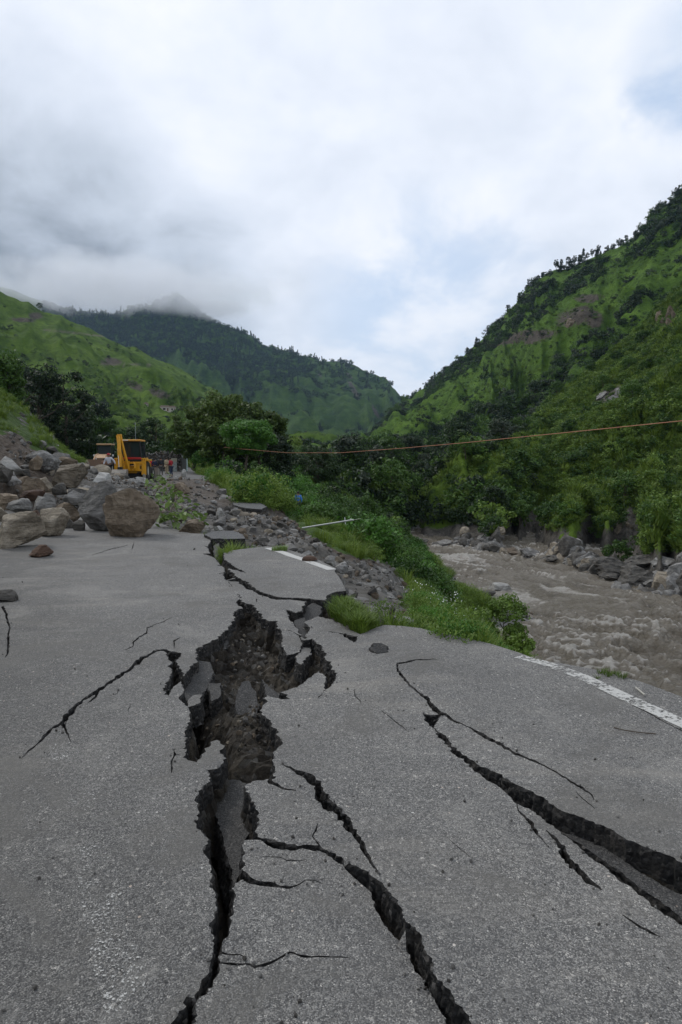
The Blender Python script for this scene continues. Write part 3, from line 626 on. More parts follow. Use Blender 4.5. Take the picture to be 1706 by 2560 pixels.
for u, v, Y, dz in ((870, 1500, 9.5, 0), (900, 1465, 12, 0), (840, 1405, 14, 0), (765, 1345, 19, 0), (700, 1292, 24, 0), (470, 1242, 30, 0), (500, 1262, 25, 0), (560, 1300, 20, 0), (600, 1330, 17, 0), (655, 1312, 20, 0), (600, 1248, 28, 0), (662, 1266, 26, 0), (685, 1295, 23.5, 0), (725, 1312, 23.5, 0), (640, 1282, 24.5, -.1),
                    (480, 1199, 45, 0), (440, 1201, 45, 0), (530, 1212, 43, 0), (560, 1214, 50, -.3), (640, 1236, 45, -.3), (720, 1272, 42, -.4), (750, 1290, 38, -.2), (775, 1330, 33, 0), (810, 1345, 31, -.2), (860, 1372, 28, -.5), (930, 1392, 22, 0), (880, 1400, 19, 0), (960, 1430, 18, -.1), (1000, 1400, 32, -1.3), (900, 1330, 42, -1.5), (960, 1312, 58, -1.6), (890, 1256, 75, -1.8), (800, 1264, 80, 0), (740, 1256, 85, 0), (790, 1276, 60, -.3), (1060, 1450, 27, -1.2), (1085, 1500, 24, -1.2), (850, 1264, 66, -.6),
                    (0, 1290, 17, 0), (0, 1160, 23, -.5), (0, 1000, 34, 0), (100, 1090, 33, 0), (192, 1160, 36, 0), (250, 1210, 38, -.1), (277, 1216, 40, -.1), (327, 1216, 40, -.1), (420, 1222, 38, -.1), (60, 1022, 36, 0), (250, 1188, 45, 0), (120, 1205, 26, -.3), (150, 1275, 20, -.2), (50, 1315, 16.5, -.1), (230, 1250, 22, -.2), (330, 1230, 27, 0), (300, 1202, 45, 0), (380, 1215, 40, 0), (420, 1290, 20, 0), (430, 1250, 27, 0), (560, 1345, 14.5, -.45), (520, 1330, 15, -.35), (620, 1350, 14.5, -.35)):
    x, y, z = P(u, v, Y); ctrl.append((x, y, z + dz))
ctrl += [(8, 40, -9), (12, 45, -10.8), (10.5, 60, -9.8), (14, 70, -11.2), (5.5, 35, -6.2), (9, 30, -9.4), (13, 30, -11), (8, 92, -10.4), (12, 105, -11.5), (4, 92, -6), (11, 57, -10.0), (8.5, 57, -9.2), (12.6, 47, -9.9), (20, 60, -12), (30, 40, -12.5), (30, 80, -12.5), (45, 60, -13), (50, 20, -13),
         (-15, 50, .1), (-24, 75, .2), (-24, 55, .4), (-20, 65, .1), (-17, 72, .1), (-27, 84, .1), (-14, 60, 0), (-21, 96, -.1), (-24, 108, .0), (-10, 70, -.4), (-8, 90, -1.2), (-12, 110, -.6), (-35, 100, 1.5), (-31, 58, 1.8), (-30, 80, .1), (-33, 88, .2), (-26, 65, .2), (-30, 70, .5), (-45, 80, 3), (-15, 12, 4), (-18, 20, 7), (-28, 30, 9), (-30, 120, 1), (-10, 140, 0), (10, 140, -6), (-50, 140, 2), (0, 120, -2), (20, 150, -10), (-55, 50, 9)]
TER = TPS(ctrl, 5e-3)
ys = np.concatenate([np.linspace(.2, 24, 165), np.geomspace(24.15, 165, 190)]); xs = np.concatenate([np.arange(-60, -18, .7), np.arange(-18, 14, .19), np.arange(14, 60, .8)])
X, Y = np.meshgrid(xs, ys); Zt = TER(X, Y)
xf, yf = X.ravel(), Y.ravel()
dpoly, _, _ = dist_poly(xf, yf, OUT); ins = inside(xf, yf, OUT)
scar = np.exp(-(((xf + 3) / 5) ** 2 + ((yf - 22) / 7) ** 2)) + np.exp(-(((xf - .8) / 1.6) ** 2 + ((yf - 17) / 6) ** 2)) + .8 * np.exp(-(((xf + 13) / 5) ** 2 + ((yf - 24) / 7) ** 2))
lump = fbm(xy3(xf, yf, .35), 4, 61); fine = fbm(xy3(xf, yf, 1.6), 4, 67, .6)
slope_w = smooth(yf, 8, 16) * .35 + .10
road_far = smooth(yf, 40, 46) * smooth(-xf, 10, 13)
corr = np.maximum(road_far, smooth(yf, 22, 30) * smooth(-xf, 4, 7) * smooth(xf + yf * .5, -4, 1) * (yf < 70))
Zf = Zt.ravel() + lump * slope_w * (1 - .85 * corr) + fine * (.10 + .12 * np.clip(scar, 0, 1)) * (1 - .7 * road_far) * smooth(yf, 6, 11)
Zf = Zf - np.where(ins, 1.3 * smooth(dpoly, .02, .30), 0)
edge = ~ins & (dpoly < 1.0) & (yf < 9.5); Zf = np.where(edge, np.minimum(Zf, -.05 - .25 * dpoly), Zf)
TERV = np.column_stack([xf, yf, Zf])
def ground_z(x, y):
    x = np.atleast_1d(np.asarray(x, float)); y = np.atleast_1d(np.asarray(y, float)); Zg = Zf.reshape(X.shape)
    i = np.clip(np.searchsorted(xs, x) - 1, 0, len(xs) - 2); j = np.clip(np.searchsorted(ys, y) - 1, 0, len(ys) - 2)
    fx = np.clip((x - xs[i]) / (xs[i + 1] - xs[i]), 0, 1); fy = np.clip((y - ys[j]) / (ys[j + 1] - ys[j]), 0, 1)
    return (Zg[j, i] * (1 - fx) + Zg[j, i + 1] * fx) * (1 - fy) + (Zg[j + 1, i] * (1 - fx) + Zg[j + 1, i + 1] * fx) * fy
def px_of(x, y, z):                   # place -> photo pixel (for choosing ground cover only)
    dz = z - EYE; f = y * CP - dz * SP; up = y * SP + dz * CP
    return 853 + F * x / f, 1280 - F * up / f
UU, VV = px_of(xf, yf, Zf)
def region(u, v, poly): return inside(u, v, poly).astype(float)
nz = fbm(xy3(xf, yf, .5), 4, 81)
bare = np.zeros(len(xf))
for pl in ([(390, 1190), (520, 1190), (600, 1262), (690, 1262), (760, 1330), (850, 1380), (975, 1410), (1030, 1490), (1040, 1565), (860, 1600), (640, 1400), (380, 1320)],
           [(-300, 1100), (40, 1075), (80, 1120), (240, 1175), (420, 1190), (420, 1330), (-300, 1500)], [(200, 1165), (480, 1165), (520, 1215), (200, 1230)]):
    bare = np.maximum(bare, region(UU + nz * 14, VV + nz * 10, pl))
bare = np.maximum(bare, region(UU, VV, [(-400, 1000), (20, 1018), (85, 1040), (60, 1062), (-400, 1050)]) * (nz > -.1))
bare = np.where((dpoly < .7) & (yf < 6.5), 1, bare)
bank = smooth(-Zf, 9.0, 9.8) ; bare = np.maximum(bare, bank)
gravel = np.maximum(road_far * (1 - smooth(fbm(xy3(xf, yf, .8), 3, 83), .2, .6) * .4), np.where((dpoly < .9) & (yf < 6.5), 1, 0)); gravel = np.maximum(gravel, bank)
brown = np.clip(.8 * region(UU, VV, [(400, 1195), (500, 1190), (630, 1264), (560, 1268), (430, 1245)]) + region(UU, VV, [(-300, 1060), (70, 1085), (150, 1150), (150, 1330), (-300, 1400)]) + region(UU, VV, [(660, 1268), (740, 1320), (860, 1400), (960, 1420), (940, 1380), (800, 1340), (690, 1262)]), 0, 1)
me = mesh_np('hillside', TERV, np.stack([(i := np.arange(len(xs) * len(ys)).reshape(len(ys), len(xs)))[:-1, :-1], i[:-1, 1:], i[1:, 1:], i[1:, :-1]], -1).reshape(-1, 4), True)
attr_color(me, 'cover', np.stack([bare, gravel, brown], 1).astype(np.float32))
def land_mat():
    m, t, b, _ = mat('near_land'); p = posn(t); a = t.new('ShaderNodeAttribute', attribute_name='cover'); s = t.new('ShaderNodeSeparateColor', {0: a.outputs['Color']})
    n = t.noise(.9, 8, .65, p, .3); n2 = t.noise(6, 8, .7, p); v = t.new('ShaderNodeTexVoronoi', {'Vector': p, 'Scale': 5.5}); vc = t.new('ShaderNodeSeparateColor', {0: v.outputs['Color']})
    grass = t.ramp(t.math('ADD', t.math('MULTIPLY', n, .6), t.math('MULTIPLY', n2, .4)), [(.3, (.018, .034, .007)), (.5, (.045, .08, .014)), (.7, (.085, .125, .026))])
    dirt = t.ramp(t.math('ADD', t.math('MULTIPLY', n, .5), t.math('MULTIPLY', n2, .5)), [(.3, (.035, .031, .026)), (.5, (.085, .078, .068)), (.72, (.17, .16, .145))])
    brown = t.ramp(n2, [(.3, (.028, .019, .013)), (.5, (.065, .047, .033)), (.72, (.12, .092, .068))])
    stone = t.ramp(vc.outputs[0], [(0, (.05, .048, .044)), (.5, (.14, .135, .125)), (1, (.30, .29, .275))])
    d = t.mix(t.sstep(vc.outputs[1], .5, .8, 0, .6), dirt, stone); d = t.mix(s.outputs[2], d, t.mix(.15, brown, stone))
    d = t.mix(s.outputs[1], d, t.mix(t.noise(25, 4, .6, p), (.075, .073, .069), (.20, .195, .185)))
    k = t.sstep(t.math('ADD', s.outputs[0], t.math('MULTIPLY', t.math('SUBTRACT', n2, .5), .5)), .35, .65)
    t.put(b, 'Base Color', t.mix(k, grass, d)); t.put(b, 'Roughness', .95)
    bump(t, b, t.math('ADD', t.math('MULTIPLY', n2, .6), t.math('MULTIPLY', t.math('SUBTRACT', 1, v.outputs['Distance']), .5)), .9, .12); return m
link('hillside_ground', me, land_mat(), kind='structure')

# the far mountains: surfaces through measured profiles, foot to ridge
def hill(name, profs, nu, nv, amp, freq, seed, material, feats=None, back=True, foot=None):
    nr = len(profs[0][1]); us = np.array([p[0] for p in profs], float); W = np.array([[P(u, v, Y) for (v, Y) in pp] for u, pp in profs])     # (np, nr, 3)
    VPX = np.array([[v for v, _ in pp] for _, pp in profs], float)
    def catm(A, t):
        n = A.shape[0]; t = np.clip(t, 0, n - 1 - 1e-6); i = t.astype(int); f = (t - i).reshape((-1,) + (1,) * (A.ndim - 1)); g = lambda k: A[np.clip(k, 0, n - 1)]
        a, b, c, d = g(i - 1), g(i), g(i + 1), g(i + 2)
        return .5 * (2 * b + (c - a) * f + (2 * a - 5 * b + 4 * c - d) * f * f + (3 * b - a - 3 * c + d) * f ** 3)
    tu = np.linspace(0, len(profs) - 1, nu); A = catm(W, tu); tv = np.linspace(0, nr - 1, nv)
    B = catm(np.swapaxes(A, 0, 1), tv)                                      # (nv, nu, 3)
    rows = [B]
    if back:                                                                 # far side falls away behind the ridge
        last = B[-1]; dirv = last / np.linalg.norm(last[:, :2], axis=1)[:, None]; h = last[:, 2] + 10
        rows += [np.column_stack([last[:, :2] + dirv[:, :2] * (h * k)[:, None], last[:, 2] - h * k * .75])[None] for k in (.06, .2, .5, 1.1)]
    if foot is not None:
        f0 = B[0].copy(); f0[:, 2] += foot; f0[:, 1] -= 4; rows = [f0[None]] + rows
    S = np.concatenate(rows, 0); n0 = 1 if foot is not None else 0; sh = S.shape[:2]; q = S.reshape(-1, 3); D = q[:, 1]
    tvv = np.zeros(sh); tvv[n0:n0 + nv] = (tv / (nr - 1))[:, None]; tvv[n0 + nv:] = 1.0; tvv = tvv.ravel()
    am = amp * np.clip(.03 + tvv * 1.9, 0, 1) * np.clip(1.15 - tvv, .12, 1)
    rid = fbm(q * np.array([freq, freq, freq * .6]), 5, seed, .52, True); q = q.copy(); tuu = np.tile(tu, (sh[0], 1)).ravel(); rav = fbm(np.stack([tuu * 1.25 + .5 * fbm(q * freq * .7, 2, seed + 3), tvv * .9, np.zeros(len(q))], 1), 3, seed + 30, .5, True); q[:, 2] += am * .9 * (rav - .3); q[:, 2] += am * (rid - .15) + am * .6 * fbm(q * freq * 3.2, 4, seed + 9)
    idx = np.arange(len(q)).reshape(sh); Fc = np.stack([idx[:-1, :-1], idx[:-1, 1:], idx[1:, 1:], idx[1:, :-1]], -1).reshape(-1, 4)
    me = mesh_np(name, q, Fc, True); u, v = px_of(q[:, 0], np.maximum(q[:, 1], 1), q[:, 2])
    attr_color(me, 'cover', feats(q, u, v, tvv).astype(np.float32) if feats else np.zeros((len(q), 3), np.float32))
    o = link(name, me, material, kind='structure')
    return dict(o=o, q=q, sh=sh, u=u, v=v, t=tvv, n0=n0, nv=nv)
def hill_mat(name, sc, g0=(.030, .062, .010), g1=(.075, .140, .018), g2=(.135, .225, .034), d0=(.014, .030, .008), rock=((.05, .042, .034), (.13, .11, .09)), terr=0.0):
    m, t, b, _ = mat(name); p = posn(t); a = t.new('ShaderNodeAttribute', attribute_name='cover'); s = t.new('ShaderNodeSeparateColor', {0: a.outputs['Color']})
    n = t.noise(.05 * sc, 9, .62, p, .4); n2 = t.noise(.55 * sc, 8, .65, p, .2)
    mp = t.new('ShaderNodeMapping', {'Vector': p, 'Scale': (.25, .25, 2.2)}); lay = t.noise(.22 * sc, 6, .6, mp.outputs[0], .5)
    g = t.ramp(t.math('ADD', t.math('MULTIPLY', n, .5), t.math('ADD', t.math('MULTIPLY', n2, .3), t.math('MULTIPLY', lay, .2))), [(.36, g0), (.5, g1), (.64, g2)])
    clump = t.sstep(t.math('ADD', t.math('MULTIPLY', t.noise(.12 * sc, 8, .68, p, .3), .7), t.math('MULTIPLY', n2, .3)), .50, .60)
    g = t.mix(t.math('MULTIPLY', clump, t.math('ADD', .35, t.math('MULTIPLY', s.outputs[1], .6))), g, d0)
    r = t.ramp(t.noise(.35 * sc, 9, .7, p, .5), [(.35, rock[0]), (.65, rock[1])])
    k = t.sstep(t.math('ADD', s.outputs[0], t.math('MULTIPLY', t.math('SUBTRACT', n2, .5), .9)), .45, .7)
    g = t.mix(k, g, r); g = t.mix(s.outputs[2], g, (.17, .15, .12))
    t.put(b, 'Base Color', g); t.put(b, 'Roughness', .95); t.put(b, 'Specular IOR Level', .1)
    bump(t, b, t.math('ADD', t.math('MULTIPLY', n2, .6), t.math('MULTIPLY', t.noise(2.2 * sc, 6, .7, p), .4)), 1.0, 2.2 / sc); return m
def ell(u, v, cx, cy, rx, ry, rot=0):
    c, s_ = math.cos(R(rot)), math.sin(R(rot)); a = (u - cx) * c + (v - cy) * s_; b = -(u - cx) * s_ + (v - cy) * c
    return np.clip(1.35 - np.hypot(a / rx, b / ry), 0, 1)
def feats_back(q, u, v, t):
    w = fbm(q * .02, 4, 5) * 22; rock = np.zeros(len(q))
    for e in ((1440, 790, 62, 34, -15), (1330, 842, 90, 17, -8), (1470, 742, 50, 12, -6), (1290, 860, 90, 5, -4), (1490, 800, 30, 22, -30)): rock = np.maximum(rock, ell(u + w, v + w * .5, *e))
    dens = np.maximum(1 - inside(u + w, v + w, [(880, 1130), (960, 1075), (1080, 990), (1200, 900), (1260, 850), (1340, 800), (1420, 740), (1560, 660), (1720, 600), (1720, 690), (1560, 760), (1420, 860), (1300, 980), (1180, 1040), (1020, 1110)]).astype(float), .15)
    return np.stack([rock, dens, np.zeros(len(q))], 1)
HB = hill('hillside_far_bank_ridge', [
    (2100, [(1300, 90), (950, 190), (600, 340), (180, 520)]), (1900, [(1290, 105), (920, 230), (580, 390), (300, 540)]), (1706, [(1260, 125), (920, 280), (700, 410), (478, 560)]), (1600, [(1230, 140), (930, 300), (760, 420), (572, 600)]), (1500, [(1200, 155), (950, 320), (800, 450), (634, 640)]), (1400, [(1190, 170), (965, 350), (830, 480), (675, 670)]),
    (1320, [(1180, 185), (985, 385), (860, 520), (718, 700)]), (1260, [(1170, 200), (1010, 420), (900, 560), (795, 740)]), (1200, [(1160, 215), (1030, 450), (945, 590), (852, 780)]), (1090, [(1145, 240), (1065, 490), (1010, 660), (944, 860)]), (1010, [(1138, 280), (1095, 520), (1058, 720), (1003, 1000)]), (940, [(1135, 300), (1112, 560), (1098, 760), (1078, 1080)]), (860, [(1138, 310), (1135, 600), (1132, 800), (1128, 1150)]), (700, [(1145, 320), (1145, 600), (1145, 800), (1145, 1200)])],
    210, 170, 30, .011, 3, hill_mat('far_bank_hill', .9), feats_back, True, -30)
def feats_spur(q, u, v, t):
    w = fbm(q * .06, 4, 15) * 18; rock = np.zeros(len(q))
    for e in ((1532, 992, 62, 34, -20), (1580, 1290, 40, 60, 12), (1560, 1340, 50, 34, 0), (1345, 1310, 34, 24, 30), (1680, 800, 42, 62, 30), (1460, 1130, 40, 22, -30), (1700, 1230, 30, 50, 0), (1360, 1160, 24, 26, 30), (1630, 1130, 20, 40, 10)): rock = np.maximum(rock, .8 * ell(u + w, v + w * .6, *e))
    bank_ = np.clip(1.15 - (q[:, 2] - WATER) / (2.0 + 3.2 * np.clip((q[:, 0] - 12) / 22, 0, 1) + 2.6 * fbm(q * .12, 3, 19)).clip(.6, 9), 0, 1) * 1.2; rock = np.maximum(rock, bank_)
    dens = np.clip((1380 - u) / 250, .25, 1)
    return np.stack([rock, dens, np.zeros(len(q))], 1)
HS = hill('hillside_far_bank', [
    (2100, [(1530, 55), (1420, 58), (1200, 92), (900, 130), (500, 190)]), (1900, [(1500, 57), (1400, 60), (1200, 93), (920, 135), (600, 195)]), (1706, [(1480, 60), (1385, 63), (1200, 92), (960, 135), (725, 200)]), (1560, [(1468, 62), (1378, 66), (1210, 98), (1020, 140), (860, 210)]), (1400, [(1402, 80), (1342, 84), (1210, 110), (1090, 145), (990, 210)]), (1280, [(1386, 84), (1330, 88), (1230, 115), (1150, 148), (1085, 212)]),
    (1150, [(1367, 92), (1318, 97), (1240, 124), (1180, 155), (1120, 222)]), (1040, [(1361, 94), (1318, 100), (1250, 130), (1195, 165), (1138, 240)]), (940, [(1352, 98), (1310, 105), (1245, 138), (1190, 178), (1145, 260)]), (800, [(1300, 106), (1265, 124), (1220, 150), (1180, 190), (1148, 275)]), (640, [(1250, 125), (1225, 145), (1195, 170), (1165, 210), (1140, 290)]), (480, [(1180, 140), (1170, 160), (1160, 180), (1150, 220), (1140, 300)])],
    230, 170, 15, .021, 23, hill_mat('far_bank_slope', 3.2, g0=(.032, .064, .009), g1=(.090, .150, .018), g2=(.165, .240, .036), rock=((.045, .042, .037), (.17, .155, .135))), feats_spur, True, -4)
def feats_left(q, u, v, t):
    w = fbm(q * .02, 4, 25) * 14; rock = np.zeros(len(q)); pale = np.zeros(len(q))
    for e in ((280, 905, 55, 13, 5), (340, 965, 40, 16, 25), (400, 985, 45, 18, 20), (90, 790, 30, 14, 0), (60, 800, 50, 10, 0)): rock = np.maximum(rock, .75 * ell(u + w, v + w * .5, *e))
    road1 = np.clip(1.6 - np.abs(v - (823 + (u - 100) * .11)) / 2.0, 0, 1) * ((u > 110) & (u < 300)); road2 = np.clip(1.6 - np.abs(v - 911) / 2.0, 0, 1) * ((u > 250) & (u < 380))
    return np.stack([rock, np.clip((v - 930) / 200, .12, .9) , np.maximum(road1, road2) * .7], 1)
HL = hill('hillside_terraced', [
    (-700, [(1120, 110), (900, 260), (700, 420), (450, 520)]), (-250, [(1120, 140), (960, 340), (820, 500), (630, 620)]), (0, [(1122, 160), (985, 400), (870, 560), (730, 700)]), (100, [(1122, 165), (1000, 410), (895, 580), (772, 740)]), (200, [(1122, 170), (1012, 420), (915, 600), (806, 780)]), (300, [(1124, 175), (1030, 435), (945, 620), (857, 830)]), (400, [(1126, 180), (1050, 450), (980, 650), (902, 880)]), (480, [(1130, 185), (1068, 465), (1010, 680), (942, 920)]), (560, [(1132, 190), (1090, 480), (1048, 710), (992, 970)]), (640, [(1134, 195), (1110, 490), (1085, 730), (1046, 1010)]), (720, [(1137, 200), (1132, 500), (1126, 750), (1116, 1060)]), (850, [(1140, 210), (1140, 520), (1140, 780), (1139, 1120)])],
    210, 170, 30, .010, 41, hill_mat('terraced_hill', .8, g1=(.078, .135, .017), g2=(.135, .210, .030)), feats_left, True, -30)
def feats_mid(q, u, v, t):
    w = fbm(q * .004, 4, 35) * 20; rock = np.zeros(len(q))
    for e in ((885, 975, 50, 10, 60), (800, 935, 20, 8, 60), (940, 1030, 30, 8, 60), (870, 935, 26, 8, 50)): rock = np.maximum(rock, .75 * ell(u + w * .4, v + w * .4, *e))
    return np.stack([rock, np.clip((900 - u) / 700, .1, 1), np.zeros(len(q))], 1)
HM = hill('mountain_ridge', [
    (-100, [(1120, 1150), (950, 1800), (850, 2200), (690, 2700)]), (205, [(1120, 1200), (980, 1800), (890, 2200), (786, 2650)]), (330, [(1120, 1200), (990, 1800), (890, 2200), (772, 2650)]), (450, [(1120, 1200), (1000, 1800), (890, 2200), (738, 2650)]), (530, [(1125, 1200), (1020, 1750), (920, 2150), (795, 2600)]), (620, [(1128, 1200), (1035, 1700), (955, 2100), (846, 2550)]), (700, [(1130, 1200), (1050, 1650), (980, 2050), (884, 2500)]), (800, [(1132, 1200), (1070, 1600), (1000, 2000), (908, 2450)]), (900, [(1134, 1250), (1090, 1600), (1030, 1950), (924, 2400)]), (960, [(1136, 1300), (1105, 1600), (1060, 1950), (952, 2350)]), (1015, [(1138, 1350), (1120, 1650), (1085, 1950), (997, 2350)]), (1080, [(1140, 1400), (1128, 1700), (1105, 1950), (1052, 2350)]), (1250, [(1143, 1500), (1140, 1750), (1130, 2000), (1110, 2400)])],
    230, 180, 120, .0030, 57, hill_mat('mid_mountain', .28, g0=(.020, .044, .012), g1=(.050, .095, .018), g2=(.095, .150, .030), d0=(.010, .022, .012)), feats_mid, True, -60)

# valley floor out to the horizon
S_ = 9000; Vg = [(-S_, -S_, -14), (S_, -S_, -14), (S_, S_, -14), (-S_, S_, -14)]
link('valley_ground', mesh_np('valley_ground', Vg, [(0, 1, 2, 3)]), hill_mat('valley_floor', .5), kind='structure')

# the river in flood
xs_ = np.arange(4, 80, .22); ys_ = np.arange(20, 118, .25); X2, Y2 = np.meshgrid(xs_, ys_); xr, yr = X2.ravel(), Y2.ravel()
flow = np.array([math.cos(R(-58)), math.sin(R(-58))]); al = xr * flow[0] + yr * flow[1]; ac = -xr * flow[1] + yr * flow[0]
warp = fbm(xy3(xr, yr, .12), 3, 91) * 3.2
w1 = fbm(np.stack([al * .24 + warp * .4, ac * .55 + warp, np.zeros(len(al))], 1), 4, 93, .55, True); w2 = fbm(np.stack([al * .8, ac * 1.5 + warp, np.zeros(len(al))], 1), 4, 97, .6, True)
rough_ = .45 + .75 * smooth(fbm(xy3(xr, yr, .07), 3, 99), -.25, .35)
w3 = fbm(np.stack([al * 2.2, ac * 3.2 + warp, np.zeros(len(al))], 1), 3, 98, .6)
zr = WATER - .15 + rough_ * (.42 * w1 + .36 * w2 * (.6 + .6 * w1) + .20 * w3); foam = np.clip(smooth(w1 * .5 + w2 * .6 + w3 * .25, .42, .85) * rough_ * 1.2 + smooth(fbm(np.stack([al * .10, ac * .5 + warp, np.zeros(len(al))], 1), 4, 101), .18, .5) * .75, 0, 1)
me = mesh_np('river', np.column_stack([xr, yr, zr]), np.stack([(i := np.arange(len(xr)).reshape(len(ys_), len(xs_)))[:-1, :-1], i[:-1, 1:], i[1:, 1:], i[1:, :-1]], -1).reshape(-1, 4), True)
attr_color(me, 'foam', np.stack([foam, w1 * .5 + .5, rough_], 1).astype(np.float32))
m, t, b, _ = mat('flood_water'); p = posn(t); a = t.new('ShaderNodeAttribute', attribute_name='foam'); s = t.new('ShaderNodeSeparateColor', {0: a.outputs['Color']})
mp = t.new('ShaderNodeMapping', {'Vector': p, 'Rotation': (0, 0, R(58)), 'Scale': (.45, 1.3, 1)}); fn = t.noise(3.6, 8, .72, mp.outputs[0], .8)
mud = t.ramp(t.math('ADD', t.math('MULTIPLY', s.outputs[1], .5), t.math('MULTIPLY', fn, .5)), [(.3, (.085, .068, .047)), (.52, (.172, .146, .108)), (.75, (.265, .235, .188))])
t.put(b, 'Base Color', t.mix(t.sstep(t.math('MULTIPLY', s.outputs[0], t.math('ADD', t.noise(5.5, 8, .75, mp.outputs[0], 1.0), .5)), .48, .98, 0, .85), mud, (.55, .515, .46))); t.put(b, 'Roughness', .25); t.put(b, 'Specular IOR Level', .32)
bump(t, b, fn, 1.0, .5); link('river_water', me, m, kind='structure')

def stand_at(u, v, y0=8):             # nearest ground seen at this photo point
    Yq = np.linspace(y0, 120, 3000); k = ray(u, v); xq = k[0] / k[1] * Yq; zq = ground_z(xq, Yq); pv = px_of(xq, Yq, zq)[1]; i = int(np.argmax(pv <= v)); return (float(xq[i]), float(Yq[i]), float(zq[i]))
# ================================================================== rocks
def rock_mesh(seed, sub=4, cuts=13, rough=.07, aspect=(1, 1, 1), flatb=.55):
    b = bmesh.new(); bmesh.ops.create_icosphere(b, subdivisions=sub, radius=1); q = np.array([v.co for v in b.verts]); f = [[v.index for v in p.verts] for p in b.faces]; b.free()
    g = np.random.default_rng(seed)
    for k in range(cuts):
        n = g.normal(size=3); n /= np.linalg.norm(n); d = g.uniform(.42, .82); e = q @ n - d; q = q - np.outer(np.clip(e, 0, None), n)
    e = -q[:, 2] - flatb; q[:, 2] += np.clip(e, 0, None) * .8
    r = np.linalg.norm(q, axis=1)[:, None]; dirs = q / r
    d = rough * 1.7 * fbm(q * 1.15 + seed, 5, seed, .5) + rough * .55 * fbm(q * 4.5 + seed * 2, 3, seed + 5, .5, True)
    q = q + dirs * d[:, None]; q *= np.array(aspect); lo, hi = q.min(0), q.max(0); q = (q - (lo + hi) / 2) / (hi - lo)      # unit box
    return mesh_np('boulder', q, np.array(f), False)
def boulder(label, u0, v0, u1, v1, Y, m, seed, name='boulder', cat='boulder', group=None, depth=1.0, rz=0, tilt=0, cuts=13, rough=.08, sub=4, parent=None):
    if Y is None: Y = G((u0 + u1) / 2, v1, 0)[1] + .35 * (u1 - u0) / F * 12
    x, y, z = P((u0 + u1) / 2, (v0 + v1) / 2, Y); w = (u1 - u0) / F * Y; h = (v1 - v0) / F * Y
    o = link(name, rock_mesh(seed, sub, cuts, rough), M[m], parent, label, cat, group, loc=(x, y, z)); o.scale = (w * 1.04, max(w, h) * depth, h * 1.06); o.rotation_euler = (0, tilt, rz); return o
